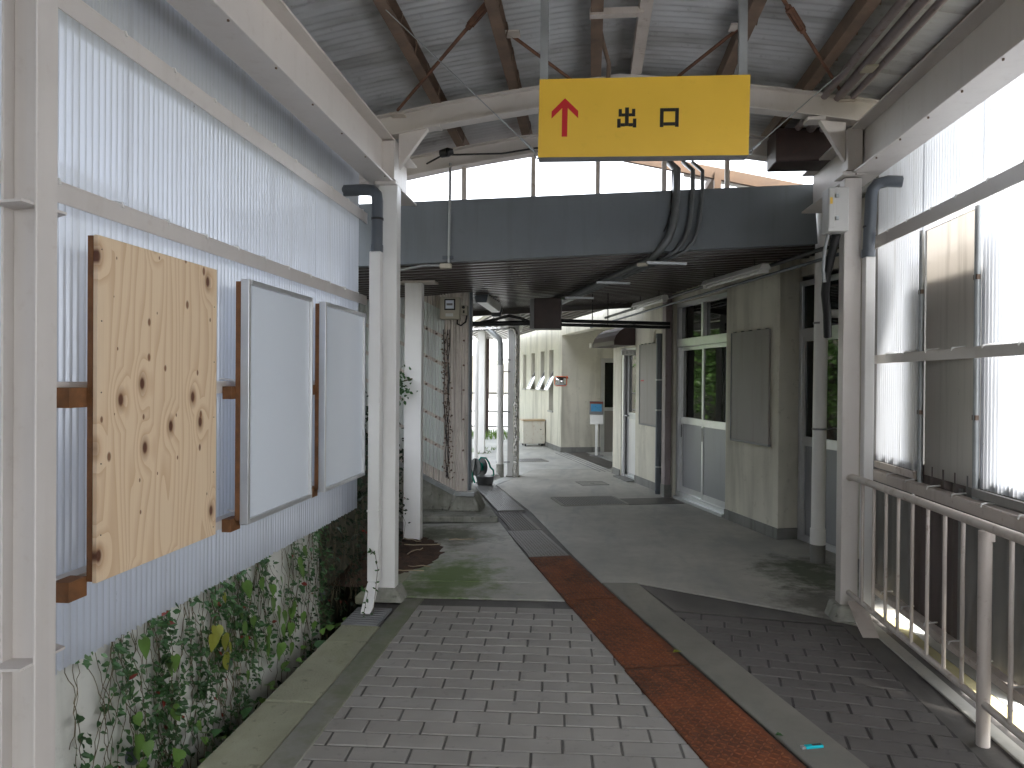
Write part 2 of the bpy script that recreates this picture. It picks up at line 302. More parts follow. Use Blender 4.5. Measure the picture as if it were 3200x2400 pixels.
def xr(y): return xl(y) + .385
def slab(m, poly, z=0.): return MB().prism(poly, -.0119, z).build('floor_slab', m, floor, .004)
slab(CONC, [(-1.44,4.97),(xl(5.0)-.012,5.03),(xl(5.42)-.012,5.45),(-1.44,5.36)])
slab(CONC, [(-1.44,5.372),(xl(5.43)-.012,5.462),(xl(6.33)-.012,6.37),(-1.44,6.28)])
slab(CONC, [(-1.44,6.292),(xl(6.34)-.012,6.382),(-.93,7.70),(-1.88,7.44)])
slab(BAND, [(1.57,.66),(1.57,1.38),(.55,4.84),(.36,5.53),(xr(5.5)+.01,5.5)], .004)
slab(CONC, [(xr(5.51)+.01,5.512),(.36,5.545),(1.52,4.88),(1.70,4.72),(1.72,-1),(1.78,-1),(1.78,5.0),(3.2,5.25),(3.2,13.2),(-.9,12.3),(-1.31,10.4),(-.62,8.24),(-.12,6.3)])
slab(CONCL, [(3.2,13.215),(-.9,12.315),(-1.32,10.42),(-1.75,10.5),(-3.3,13.0),(-3.3,24),(3.2,24)])
slab(CONCL, [(-1.76,10.49),(-2.8,7.46),(-8.5,7.5),(-8.5,23),(-3.31,23),(-3.31,13.0)])
slab(CONCD, [(.37,5.51),(1.5,4.865),(1.57,4.76),(.56,4.91)], -.001)
slab(CONCK, [(-1.245,-2),(-1.115,-2),(-1.115,4.94),(-1.245,4.92)], .004)
st = MB().prism([(-2.9,7.46),(-.955,7.715),(-1.62,10.2),(-2.9,10.2)], -.0115, .055).build('step', STONE, floor, .01)
# kerb blocks beside the ditch
kerb = struct(MB().box(-1.485,-1.255,-7.5,4.95,-.49,-.06).build('kerb', KERB))
ys = [-2.2,-1.4,-.62,.16,.94,1.72,2.5,3.285,4.07,4.36,4.93]
for a, b in zip(ys[:-1], ys[1:]):
    if abs(a-4.36) < .01: continue
    bx('kerb_block', KERB, kerb, -1.492, -1.25, a+.003, b-.003, -.0599, .003 + random.uniform(-.002,.002), bevel=.008, seg=2)
bx('kerb_block', KERB, kerb, -1.6, -1.35, 4.94, 5.6, -.0599, .002, bevel=.01); bx('kerb_block', KERB, kerb, -1.75, -1.46, 5.61, 6.8, -.0599, .0, bevel=.01)
# paving bricks
def brick_mesh(name, L, W, m):
    c = .0035; v = []
    for (z, i) in ((-.05, 0), (-c, 0), (0, c)):
        v += [(-L/2+i,-W/2+i,z),(L/2-i,-W/2+i,z),(L/2-i,W/2-i,z),(-L/2+i,W/2-i,z)]
    f = [(8,9,10,11)] + [(k*4+i, k*4+(i+1) % 4, k*4+4+(i+1) % 4, k*4+4+i) for k in range(2) for i in range(4)]
    me = bpy.data.meshes.new(name); me.from_pydata(v, [], f); me.update(); me.materials.append(m); return me
BW, BH = .242, .118
def paving(parent, me, slope, y00, rows, xlo, xhi, ph):
    ang = math.atan(slope)
    for r in range(rows):
        y0 = y00 + r*BH; a, b = xlo(y0), xhi(y0)
        if b - a < .04: continue
        x = a - ((a - (ph + (r % 2)*BW/2)) % BW)
        while x < b:
            x0, x1 = max(x, a), min(x + BW, b); wd = x1 - x0
            if wd > .04:
                o = bpy.data.objects.new('brick', me); col.objects.link(o); o.parent = parent
                xc = (x0 + x1)/2
                o.location = (xc, y0 + slope*xc, random.uniform(-.001, .001)); o.rotation_euler = (random.uniform(-.002,.002), random.uniform(-.002,.002), ang + random.uniform(-.005,.005))
                o.scale = ((wd - .010)/.228, 1, 1)
            x += BW
pv = struct(MB().prism([(-1.12,-1),(xl(-1)-.012,-1),(xl(5.0)-.012,5.0),(-1.12,4.92)], -.0117, -.0045).build('paving', BED))
paving(pv, brick_mesh('brick', .228, .109, PAVB), .05, 1.26, 31, lambda y: -1.16, lambda y: xl(y) + .05, .02)
pv2 = struct(MB().prism([(.555,4.895),(1.565,4.745),(1.565,1.43)], -.0117, -.0045).build('paving', BEDD))
paving(pv2, brick_mesh('brick', .228, .109, PAVD), -.165, 2.2, 24, lambda y: max(.46, .54 - .295*(y - .1 - 4.9) - .03), lambda y: 1.56, .11)
# retaining wall and its weep pipes
rw = thing('retaining_wall', (-1.8, 2, -.5), 'pale concrete retaining wall overgrown with vines below the translucent sheeting', 'wall')
MB().extr([(-1.93,-3,-.5),(-1.70,-3,-.5),(-1.735,-3,.60),(-1.93,-3,.60)], (0,7.6,0)).build('wall', RETAIN, rw, .01)
for y, z in ((2.62,.07),(3.35,.14),(4.6,.1)):
    MB().tube([(-1.80,y,z),(-1.695,y,z-.004)], .032, 14).build('weep_pipe', DARKPIPE, rw)
# ------------------------------------------------------------------ cover plates over the channel
V2 = Vector((-.288, .9576, 0)); W2 = Vector((.9576, .288, 0)); L0 = Vector((-.506, 6.196, 0))
def lug(mb, c, ang, L=.0155, Wd=.0045, h=.003):
    d = Vector((math.cos(ang), math.sin(ang), 0)); e = Vector((-d.y, d.x, 0)); Z = Vector((0,0,h))
    mb.add([c-d*L, c-e*Wd, c+d*L, c+e*Wd, c-d*L*.6+Z, c-e*Wd*.5+Z, c+d*L*.6+Z, c+e*Wd*.5+Z], [(4,5,6,7),(0,1,5,4),(1,2,6,5),(2,3,7,6),(3,0,4,7)])
def plate(t0, t1, wd, sh, m, lab, rib=False, z=.006):
    o = L0 + V2*t0 + W2*sh; th = thing('cover_plate', (o.x, o.y, 0), lab, 'metal plate', 'steel plates over the drain channel')
    b = MB(); P = [o + W2*.002, o + W2*wd, o + W2*wd + V2*(t1-t0-.006), o + W2*.002 + V2*(t1-t0-.006)]
    b.prism([(q.x, q.y) for q in P], -.006, z); b.build('plate', m, th, .0015)
    k = MB(); zz = Vector((0,0,z))
    if rib:
        n = int(wd/.022)
        for i in range(n):
            c = o + W2*(.014 + i*.022); k.bar(c + V2*.01 + zz, c + V2*(t1-t0-.02) + zz, .008, .006)
        k.build('tread_ribs', m, th)['kind'] = 'stuff'
    else:
        base = math.atan2(V2.y, V2.x); na, nb = int((t1-t0-.03)/.029), int((wd-.02)/.029)
        for i in range(na):
            for j in range(nb):
                lug(k, o + V2*(.02 + i*.029) + W2*(.018 + j*.029) + zz, base + (math.pi/4 if (i+j) % 2 else -math.pi/4))
        k.build('tread_pattern', RUSTL if m is RUST else m, th)['kind'] = 'stuff'
plate(2.13, 4.35, .31, .10, STEELP, 'long ribbed grey steel plate beside the stair enclosure base', True, .02)
plate(1.10, 2.12, .30, .07, STEELD, 'dark grey checkered steel plate between the ribbed plate and a paler one')
plate(.01, 1.09, .345, .015, STEELP, 'pale grey checkered steel plate adjoining the rusty plates')
plate(-1.23, 0, .362, 0, RUST, 'rusty checkered plate adjoining the pale grey plate', z=.008)
plate(-2.43, -1.24, .365, -.005, RUST, 'rusty checkered plate with a dry leaf lying on it', z=.007)
plate(-3.66, -2.44, .372, -.012, RUST, 'rusty checkered plate nearest the cyan lighter on the floor', z=.008)
plate(-4.9, -3.67, .372, -.012, RUST, 'rusty checkered plate continuing past the cyan lighter', z=.007)
# ------------------------------------------------------------------ walkway steel frame
def rz(x): d_ = abs(x - .18); return 3.50 - .09*d_ - .029*d_*d_
fr = thing('walkway_structure', (0, 4.9, 0), 'cream painted steel frame of the covered walkway with columns, eave beams and gabled rafters', 'steel frame')
c1 = MB().ibeam((-1.45,1.778,-.3), (-1.45,1.778,2.83), .10, .075, .008, (1,0,0)).build('column', CREAM, fr, .002)
for z in (1.93, .757):
    MB().extr([(-1.492,1.70,z),(-1.408,1.70,z+.004),(-1.408,1.86,z+.004),(-1.492,1.90,z)], (0,0,.007)).build('stiffener_plate', CREAM, c1)
MB().box(-1.43,-1.302,4.875,4.975,.045,2.82).build('column', WHITE, fr, .006, 2)
MB().box(1.594,1.70,4.89,4.99,.06,2.795).build('column', CREAM, fr, .006, 2)
MB().ibeam((1.66,1.55,-.03), (1.66,1.55,2.80), .10, .075, .008, (1,0,0)).build('column', CREAM, fr, .002)
for x, y in ((-1.45,-1.4),(1.66,-1.4)): MB().ibeam((x,y,-.3),(x,y,2.80), .1, .075, .008, (1,0,0)).build('column', CREAM, fr)
lb = MB().ibeam((-1.415,-7,2.982), (-1.415,5.55,2.972), .30, .17, .013).build('eave_beam', CREAM, fr, .002)
rb = MB().ibeam((1.71,-7,2.945), (1.71,5.95,2.955), .30, .18, .013).build('eave_beam', CREAM, fr, .002)
for x in (-1.366, 1.647):
    MB().box(x-.045, x+.045, 4.86, 4.97, 2.84, 3.10).build('web_stiffener', CREAM, lb if x < 0 else rb, .003)
    MB().box(x-.085, x+.065, 4.83, 5.0, 2.8, 2.822).build('cap_plate', CREAM, lb if x < 0 else rb, .003)
for b_, xs in ((lb, (-1.345,-1.36)), (rb, (1.635,1.66))):
    for k in range(9):
        y = 2.2 + k*.42 if b_ is lb else 2.5 + k*.33
        MB().tube([(xs[0], y, 2.826 if b_ is lb else 2.802), (xs[0], y, 2.818 if b_ is lb else 2.793)], .005, 6).build('bolt', BROWN, b_)
for y in (-4.6, -1.4, 1.75, 4.93, 5.85):
    for sgn, xe in ((-1, -1.56), (1, 1.88)):
        rb_ = MB(); xs_ = [xe + (.18 - xe)*i/7 for i in range(8)]
        for (dz0, dz1, hw) in ((-.011, 0., .05), (-.15, -.139, .05), (-.139, -.011, .0055)):
            v = []
            for x in xs_: v += [(x,y-hw,rz(x)+dz0),(x,y+hw,rz(x)+dz0),(x,y+hw,rz(x)+dz1),(x,y-hw,rz(x)+dz1)]
            f = [(4*i+a_, 4*i+(a_+1) % 4, 4*i+4+(a_+1) % 4, 4*i+4+a_) for i in range(7) for a_ in range(4)] + [(0,1,2,3),(31,30,29,28)]
            rb_.add(v, f)
        rb_.build('rafter', CREAM, fr)
    MB().extr([(-.12,y-.056,3.30),(.48,y-.056,3.30),(.48,y-.056,3.45),(.18,y-.056,3.49),(-.12,y-.056,3.45)], (0,.012,0)).build('ridge_plate', CREAM, fr)
for y in (4.93,):
    MB().extr([(-1.302,y-.03,2.92),(-1.302,y-.03,3.16),(-1.10,y-.03,3.19)], (0,.05,0)).build('gusset', CREAM, fr, .003)
    MB().extr([(1.60,y-.03,2.90),(1.44,y-.03,3.17),(1.60,y-.03,3.15)][::-1], (0,.05,0)).build('gusset', CREAM, fr, .003)
    MB().box(-1.13,-1.02,y-.055,y+.055,3.195,3.21).build('end_plate', CREAM, fr); MB().box(1.36,1.47,y-.055,y+.055,3.165,3.185).build('end_plate', CREAM, fr)
def rod(a, b, tbk, r=.010):
    a, b = Vector(a), Vector(b); o = MB().tube([a, b], r, 8).build('brace_rod', RUSTROD, fr)
    if tbk is not None:
        c = a.lerp(b, tbk); d = (b-a).normalized(); s_ = d.cross(Vector((0,0,1))).normalized()
        k = MB()
        for e in (-1, 1): k.bar(c - d*.11 + s_*.016*e, c + d*.11 + s_*.016*e, .008, .018)
        for e in (-1, 1): k.tube([c + d*.10*e, c + d*.135*e], .017, 8)
        k.build('turnbuckle', RUSTROD, o)
rod((-1.30,4.86,3.30), (.10,2.90,3.56), .50); rod((-.47,4.17,3.455), (-.09,4.90,3.44), None)
rod((1.60,4.93,3.32), (.3,2.75,3.50), .42); rod((.545,4.83,3.45), (.80,4.22,3.455), None)
for p in ((-1.30,4.87,3.27), (1.61,4.93,3.29), (-.46,4.16,3.45), (.80,4.2,3.455)):
    MB().obox(p, (1,0,0), (0,1,0), (0,0,1), .05, .04, .005).build('brace_cleat', CREAM_D, fr)
# column feet
lone(MB().extr([(-1.46,4.80,0),(-1.23,4.80,0),(-1.285,4.84,.085),(-1.44,4.84,.085)], (0,.19,0)).build('column_footing', STONE, None, .02, 2), 'grey concrete footing around the white column beside the ditch', 'footing')
lone(MB().extr([(1.52,4.80,-.01),(1.74,4.80,-.01),(1.71,4.84,.085),(1.565,4.84,.085)], (0,.2,0)).build('column_footing', STONE, None, .02, 2), 'dirty concrete footing under the cream column by the railing', 'footing')
# ------------------------------------------------------------------ roof
rf = thing('walkway_roof', (0, 2, 3.4), 'gabled corrugated grey sheet roof on brown purlins over the walkway', 'roof')
for x in (-1.60,-1.04,-.52,.02,.28,.84,1.36,1.9):
    z = rz(x); m = CREAM_D if x == .28 else BROWN
    MB().box(x-.034,x+.034,-7,6.05,z+.001,z+.008).box(x-.034,x-.026,-7,6.05,z+.0085,z+.088).box(x-.034,x+.034,-7,6.05,z+.0885,z+.092).build('purlin', m, rf)
def wave_sheet(name, m, parent, a, b, n_w, amp, along, steps=8, ph=0):
    """corrugated sheet: runs from a to b, waves offset along 'along' (normal), spanned by the vector d"""
def roof_sheet(xa, xb, y0, y1, zoff):
    n = int(round((y1 - y0)/.0635))*6; v = []; f = []
    for i in range(n+1):
        y = y0 + (y1-y0)*i/n; h = .007*math.cos(2*math.pi*y/.0635)
        for j in range(7): x = xa + (xb-xa)*j/6; v.append((x, y, rz(x) + .104 + h + zoff))
    f = [(7*i+j, 7*i+7+j, 7*i+8+j, 7*i+1+j) for i in range(n) for j in range(6)]
    MB().add(v, f, True).build('roof_sheet', ROOF, rf)
y = -7.0
k = 0
while y < 6.0:
    roof_sheet(-2.1, .19, y, y+.78, .002*(k % 2)); roof_sheet(.17, 2.4, y, y+.78, .001 + .002*(k % 2)); y += .762; k += 1
for y in (4.05, 3.1, 2.1):
    MB().bar((-.02,y,3.49),(.27,y,3.49), .05, .035).build('ridge_tie', CREAM_D, rf)
MB().tube([(.10,4.88,3.47),(.10,4.72,3.50),(.06,4.5,3.53),(.03,4.3,3.56)], .014, 8).build('bent_bracket', BROWN, rf)
for x in (-1.04, -.52, .84, 1.36):
    for k in range(12):
        y = 2.2 + k*.32
        MB().tube([(x+.036,y,rz(x)-.004),(x+.045,y,rz(x)+.04),(x+.036,y+.02,rz(x)+.085)], .004, 5).build('hook_bolt', BROWN, rf)
# ------------------------------------------------------------------ sheeted side walls
def vsheet(X, y0, y1, z0, z1, m, parent, pitch=.032, amp=.0085, top=None, name='wall_sheet', jag=0):
    n = max(8, int(round((y1-y0)/pitch))*6); v = []
    for i in range(n+1):
        y = y0 + (y1-y0)*i/n; x = X + amp*math.cos(2*math.pi*y/pitch)
        v += [(x, y, z0 + (random.uniform(-jag, jag) if jag else 0)), (x, y, z1)]
    return MB().add(v, [(2*i, 2*i+2, 2*i+3, 2*i+1) for i in range(n)], True).build(name, m, parent)
def girt(X, y0, y1, z0, z1, parent, m, hooks, side):
    t = .006; d = .055*side
    xs = sorted((X, X + d))
    b = MB().box(xs[0], xs[1], y0, y1, z1-t, z1)
    inner = xs[1] if side > 0 else xs[0]
    b.box(inner - t*.5 - (.0 if side < 0 else t*.5), inner + t*.5 - (.0 if side < 0 else t*.5) , y0, y1, z0, z1-t-.0005)
    o = b.build('girt', m, parent)
    if hooks:
        y = y0 + .2
        while y < y1 - .05:
            MB().tube([(X-.012*side,y,z1+.012),(X+d*.5,y,z1+.008),(X+d,y,z1+.004),(X+d+.004*side,y,z1-.012)], .0045, 6).build('hook_bolt', WHITE, o)
            y += .29 + random.uniform(-.02,.02)
    return o
lw = thing('sheeted_wall', (-1.66, 2, .57), 'bluish white translucent corrugated wall on cream girts above the vine-covered ditch', 'wall')
ye = [-6.63,-6.02,-5.41,-4.8,-4.2,-3.59,-2.98,-2.37,-1.755,-1.14,-.53,.08,.69,1.30,1.895,2.505,3.12,3.725,4.33,4.93,5.16]
for k, (a, b) in enumerate(zip(ye[:-1], ye[1:])):
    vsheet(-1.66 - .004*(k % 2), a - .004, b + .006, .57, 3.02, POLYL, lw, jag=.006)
for z0, z1 in ((2.60,2.672),(2.02,2.085),(1.43,1.482),(.842,.878)):
    girt(-1.642, -6.6, 5.13, z0, z1, lw, CREAM, True, 1)
og = thing('eave_gutter', (-1.8,2,2.76), 'white box gutter along the outside of the translucent wall top', 'gutter')
MB().extr([(-1.80,-6.5,2.78),(-1.93,-6.5,2.78),(-1.95,-6.5,3.02),(-1.79,-6.5,3.02)], (0,11.9,0)).build('trough', WHITE, og)
rwl = thing('sheeted_wall', (1.9, 3, 0), 'bright clear corrugated wall with grey lower sheets behind the railing', 'wall')
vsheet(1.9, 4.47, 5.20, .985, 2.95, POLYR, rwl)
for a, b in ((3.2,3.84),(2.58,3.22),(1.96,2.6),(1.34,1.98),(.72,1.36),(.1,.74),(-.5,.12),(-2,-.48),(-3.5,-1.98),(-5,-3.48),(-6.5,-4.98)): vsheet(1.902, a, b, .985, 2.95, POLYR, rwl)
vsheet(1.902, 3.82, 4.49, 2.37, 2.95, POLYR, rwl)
MB().box(1.905,1.911,3.86,4.45,.975,2.365).build('frp_panel', POLYG, rwl)
for y in (3.845, 4.46):
    MB().tube([(1.885,y,.93),(1.885,y+.004,2.37)], .016, 8).build('panel_edge_pipe', GALV, rwl)
    for z in (1.33, 2.02): MB().obox((1.88,y,z), (1,0,0), (0,1,0), (0,0,1), .008, .018, .012).build('clip', BROWN, rwl)
for k, (a, b) in enumerate(((4.60,5.19),(4.0,4.59),(3.39,3.99),(2.8,3.38),(2.2,2.79),(1.6,2.19),(1.0,1.59),(.4,.99),(-.2,.39),(-3.2,-.21),(-6.4,-3.21))):
    vsheet(1.915, a, b, .135 if k else .145, 1.03, SLATEB if k in (1,4,6) else SLATE, rwl, pitch=.13, amp=.012, name='lower_sheet')
    MB().box(1.885,1.899,a-.012,a+.012,.15,.96).build('joint_cover', SLATE, rwl)
for z0, z1 in ((2.365,2.447),(1.62,1.675),(.87,.93),(.14,.18)):
    girt(1.885, -6.4, 5.06, z0, z1, rwl, CREAM_D if z0 < 1 else CREAM, True, -1)
MB().box(1.86,1.88,4.49,5.08,.945,.985).build('sill_flashing', CREAM_D, rwl); MB().box(1.86,1.88,2.4,3.83,.945,.985).build('sill_flashing', SLATE, rwl)
csh = MB()
nn_ = 60
csh.add([(1.88 + .62*i/nn_, 5.15 + .008*math.cos(2*math.pi*.6*i/nn_/.05), z) for i in range(nn_+1) for z in (.12, 3.2)], [(2*i,2*i+1,2*i+3,2*i+2) for i in range(nn_)], True).build('sun_stop_sheet', SLATE, rwl)  # sheet added across the wall gap to keep direct sun off the floor
# made-up board added outside to block light from the lower grey panel
tag(MB().box(2.02,2.05,3.70,4.62,-.03,2.25).build('shade_board', SLATE, None, .004), 'board added outside to cast shade on the grey panel', 'board')
lone(MB().box(1.95,2.6,-7,5.15,-.034,-.006).build('outside_paving', CONCL), None, None, None, 'structure')
lone(MB().box(1.86,1.94,3.2,5.1,-.0055,-.002).build('yellow_line', mat('worn_yellow_line', (.50,.45,.25), .8, var=.2, spot=(.4,.4,.36), spamt=.8)), None, None, None, 'structure')
# railing
rl = thing('railing', (1.64, 3.3, 0), 'cream tubular steel railing with vertical balusters along the lower wall sheets', 'railing')
tr = MB().tube([(1.645,4.93,.885),(1.64,4.82,.905),(1.62,2.9,.915),(1.62,-1,.92)], .021, 12).build('top_rail', CREAM_D, rl)
MB().tube([(1.645,4.90,.165),(1.62,-1,.165)], .0165, 10).build('bottom_rail', CREAM_D, rl)
for y in (4.635,4.459,4.282,4.119,3.948,3.776,3.602,3.435,3.057,2.885,2.71,2.54,2.37,2.2,2.02,1.68,1.5):
    MB().tube([(1.635,y,.165),(1.635,y,.90)], .0095, 8).build('baluster', CREAM_D, rl)
for y in (3.262, 1.85):
    p_ = MB().tube([(1.64,y,-.01),(1.64,y,.885)], .026, 12).build('post', CREAM_D, rl); MB().obox((1.655,y-.02,.875),(1,0,0),(0,1,0),(0,0,1),.012,.004,.03).build('lug_plate', CREAM_D, p_)
lone(MB().extr([(1.60,4.52,0),(1.70,4.52,0),(1.70,4.72,.11),(1.60,4.72,.11)], (0,.07,.03)).build('downpipe_shoe', CREAM_D, None, .006), 'cream square downpipe shoe kicking out under the railing end', 'pipe')
# ------------------------------------------------------------------ boards on the left wall
def battens(th, y0, z_list, m=WOODE):
    for z in z_list: MB().box(-1.585,-1.512,y0,y0+.07,z-.03,z+.025).build('batten_block', m, th)
pw = thing('plywood_board', (-1.5,2.47,.86), 'knotty bare plywood board fixed upright on the translucent wall', 'board')
MB().box(-1.512,-1.497,2.112,2.837,.866,1.932).build('panel', PLY, pw, .0015)
for y0 in (2.05, 2.78): MB().box(-1.53,-1.5125,y0 if y0 > 2.2 else 2.112, (y0 if y0 > 2.2 else 2.112)+.04,.87,1.93).build('edge_batten', WOODE, pw)
for z in (1.44, .862): MB().box(-1.585,-1.5305,2.035,2.115,z-.035,z+.025).build('batten_block', WOODE, pw)
for k in range(10):
    z = .9 + .11*k; MB().tube([(-1.4975,2.13 if k % 2 else 2.815,z),(-1.4955,2.13 if k % 2 else 2.815,z)], .0025, 6).build('nail', BROWN, pw)
def whiteboard(y0, y1, lab):
    th = thing('whiteboard', (-1.5,(y0+y1)/2,.86), lab, 'whiteboard', 'empty whiteboards on the side wall')
    MB().box(-1.512,-1.50,y0+.02,y1-.02,.875,1.91).build('panel', WBOARD, th)
    f = MB()
    for a in ((y0,y0+.022,.855,1.93),(y1-.018,y1,.855,1.93),(y0+.0225,y1-.0185,1.908,1.93),(y0+.0225,y1-.0185,.855,.876)): f.box(-1.522,-1.484,*a)
    f.build('frame', ALU, th, .002)
    MB().box(-1.545,-1.5225,y0+.002,y0+.05,.87,1.92).build('edge_batten', WOODE, th)
    for z in (1.44,.862): MB().box(-1.585,-1.5455,y0-.035,y0+.055,z-.035,z+.02).build('batten_block', WOODE, th)
whiteboard(3.09, 3.845, 'blank whiteboard in an aluminium frame, next to the plywood board')
whiteboard(4.03, 4.785, 'blank whiteboard in an aluminium frame, next to the white column')
# ------------------------------------------------------------------ downpipes at the two columns
def elbow_pipe(name, pts_, r, m, th): return MB().tube(pts_, r, 14).build(name, m, th)
dl = thing('downpipe', (-1.40,4.80,0), 'grey plastic gutter elbow dropping into a white square duct on the left column', 'pipe')
pe = elbow_pipe('elbow_pipe', [(-1.66,4.83,2.76),(-1.50,4.80,2.755)] + arc((-1.46,4.79,2.695),(-.55,.1,0),(0,0,1),.06,math.pi/2,0,6)[0:0] + [(-1.445,4.785,2.745),(-1.415,4.775,2.715),(-1.408,4.77,2.67),(-1.410,4.77,2.34)], .038, PVC, dl)
MB().tube([(-1.410,4.77,2.38),(-1.410,4.77,2.335)], .042, 14).build('socket', PVC, pe)
MB().tube([(-1.408,4.77,2.56),(-1.408,4.77,2.545)], .041, 14).build('strap', BLACK, pe)
MB().box(-1.452,-1.375,4.735,4.808,.16,2.336).build('square_duct', WHITE, dl, .006, 2)
for z in (1.32, .62): MB().box(-1.456,-1.371,4.731,4.812,z,z+.012).build('duct_strap', WHITE, dl)
MB().extr([(-1.45,4.735,.155),(-1.375,4.735,.155),(-1.365,4.53,.012),(-1.435,4.53,.012)], (0,.07,.02)).build('shoe', WHITE, dl, .006)
dr = thing('downpipe', (1.73,4.85,0), 'grey plastic gutter elbow dropping into a white square duct on the right column', 'pipe')
pe = elbow_pipe('elbow_pipe', [(1.90,4.78,2.735),(1.82,4.80,2.745),(1.765,4.82,2.735),(1.74,4.83,2.70),(1.735,4.83,2.66),(1.727,4.85,2.30)], .036, PVC, dr)
MB().tube([(1.728,4.85,2.33),(1.727,4.85,2.283)], .041, 14).build('socket', PVC, pe)
MB().tube([(1.731,4.845,2.48),(1.731,4.845,2.468)], .039, 14).build('strap', BLACK, pe)
MB().box(1.702,1.762,4.82,4.885,.09,2.285).build('square_duct', WHITE, dr, .006, 2)
# distribution box and cables at the right column
bxo = thing('electrical_box', (1.54,4.83,2.4), 'pale grey electrical box with latches at the head of the right column', 'electrical box')
MB().box(1.468,1.592,4.80,4.93,2.44,2.715).build('case', GREYBOX, bxo, .006, 2)
MB().box(1.472,1.508,4.795,4.7995,2.46,2.70).build('door', GREYBOX, bxo, .002)
for z in (2.66, 2.52): MB().box(1.508,1.53,4.785,4.799,z-.012,z+.012).build('latch', GALV, bxo, .003)
MB().box(1.477,1.492,4.7935,4.7948,2.61,2.65).build('sticker', YEL, bxo)
cb = thing('cable_run', (1.54,4.97,1.9), 'thick black cables dropping from the electrical box beside the column', 'cable')
MB().tube([(1.55,4.9,2.44),(1.545,4.95,2.36),(1.525,5.0,2.2),(1.53,5.05,2.08),(1.56,5.1,1.95),(1.58,5.15,1.8)], .027, 10).build('cable', BLACK, cb)
MB().tube([(1.50,4.9,2.44),(1.492,4.95,2.34),(1.495,4.98,2.22),(1.51,5.0,2.15)], .012, 8).build('cable', GALV, cb)
# ------------------------------------------------------------------ hanging exit sign
sg = thing('exit_sign', (.24,3.64,2.57), 'yellow hanging exit sign with a red arrow and two black characters', 'sign')
tx = Vector((1,0,-.0125)).normalized(); tz = Vector((.0125,0,1)).normalized(); tyv = Vector((0,1,0))
def sp(x, z, y=3.6): return Vector((.239,y,2.766)) + tx*(x-.239) + tz*(z-2.766)
MB().obox(sp(.239,2.766,3.645), tx, tyv, tz, .5, .04, .19).build('case', GREYM, sg, .003)
MB().obox(sp(.239,2.766,3.602), tx, tyv, tz, .499, .003, .189).build('face', YEL, sg)
def glyph(name, polys, m, y=3.5985):
    b = MB()
    for pl in polys: b.extr([sp(x, z, y) for x, z in pl], (0,.0008,0))
    return b.build(name, m, sg)
def R(x0, x1, z0, z1): return [(x0,z0),(x1,z0),(x1,z1),(x0,z1)]
glyph('arrow', [[(-.134,2.861),(-.198,2.798),(-.198,2.763),(-.147,2.813),(-.147,2.675),(-.120,2.675),(-.120,2.813),(-.069,2.763),(-.069,2.798)][::-1]], RED)
S_ = .0185; cx_ = .1645
glyph('character', [R(cx_-S_/2,cx_+S_/2,2.7215,2.811), R(.125,.1405,2.7675,2.804), R(.1885,.204,2.7675,2.804), R(.1407,cx_-S_/2-.0002,2.7675,2.7825), R(cx_+S_/2+.0002,.1883,2.7675,2.7825),
    R(.119,.1355,2.714,2.757), R(.1935,.21,2.714,2.757), R(.1357,cx_-S_/2-.0002,2.7195,2.7355), R(cx_+S_/2+.0002,.1933,2.7195,2.7355)], INK)
glyph('character', [R(.321,.3385,2.714,2.804), R(.3925,.41,2.714,2.804), R(.3387,.3923,2.788,2.804), R(.3387,.3923,2.7205,2.7365)], INK)
for x in (-.238, .712): MB().box(x-.019,x+.019,3.625,3.663,2.95,rz(x)+.09).build('hanger', GALV, sg)
for x in (-.245,.722):
    for z in (2.61,2.925): MB().tube([(x,3.5985,z),(x,3.6,z)], .008, 12).build('rivet', YEL, sg)
for a, b in (((-.262,3.62,2.60),(-1.109,3.63,3.42)), ((.742,3.62,2.59),(1.50,4.5,3.36))):
    a, b = Vector(a), Vector(b); wr = MB().tube([a, b], .0028, 6).build('stay_wire', GALV, sg)
    d = (b-a).normalized(); MB().tube(arc(a, d, Vector((0,1,0)).cross(d), .017, 0, 2*math.pi, 14), .004, 6, False).build('eye_bolt', GALV, wr)
    MB().tube([a+d*.03, a+d*.12], .007, 8).build('tensioner', GALV, wr)
# ------------------------------------------------------------------ pipes under the right eave
cp = thing('conduit', (1.5,3,3.3), 'three mauve-brown conduits running side by side under the right roof slope', 'conduit')
for x, z, r in ((1.475,3.33,.024),(1.56,3.32,.03),(1.64,3.31,.021)): MB().tube([(x,-2.5,z),(x,5.9,z)], r, 12).build('pipe', PINK, cp)
MB().box(1.53,1.60,4.36,4.46,3.281,3.289).build('label_plate', BEIGE, cp)
tag(MB().box(1.32,1.80,5.52,5.80,3.09,3.33).build('duct_box', DARKBOX, None, .006), 'dark brown boxed duct behind the right rafter', 'duct')
# camera-like black lamp head and cable on the second rafter
fl_ = thing('spot_lamp', (-1.1,5.6,3.25), 'small black lamp head with a cable clipped along the far rafter', 'lamp')
MB().tube([(-1.16,5.62,3.235),(-1.10,5.60,3.24)], [.03,.036], 10).build('lamp_head', BLACK, fl_); MB().tube([(-1.1,5.6,3.24),(-1.06,5.6,3.245)], [.036,.02], 10).build('lamp_back', BLACK, fl_)
MB().tube([(-1.3,5.75,3.2),(-1.15,5.65,3.235),(-1.0,5.65,3.235),(-.7,5.7,3.25),(-.45,5.75,3.30),(-.2,5.8,3.33)], .007, 6).build('cable', BLACK, fl_)
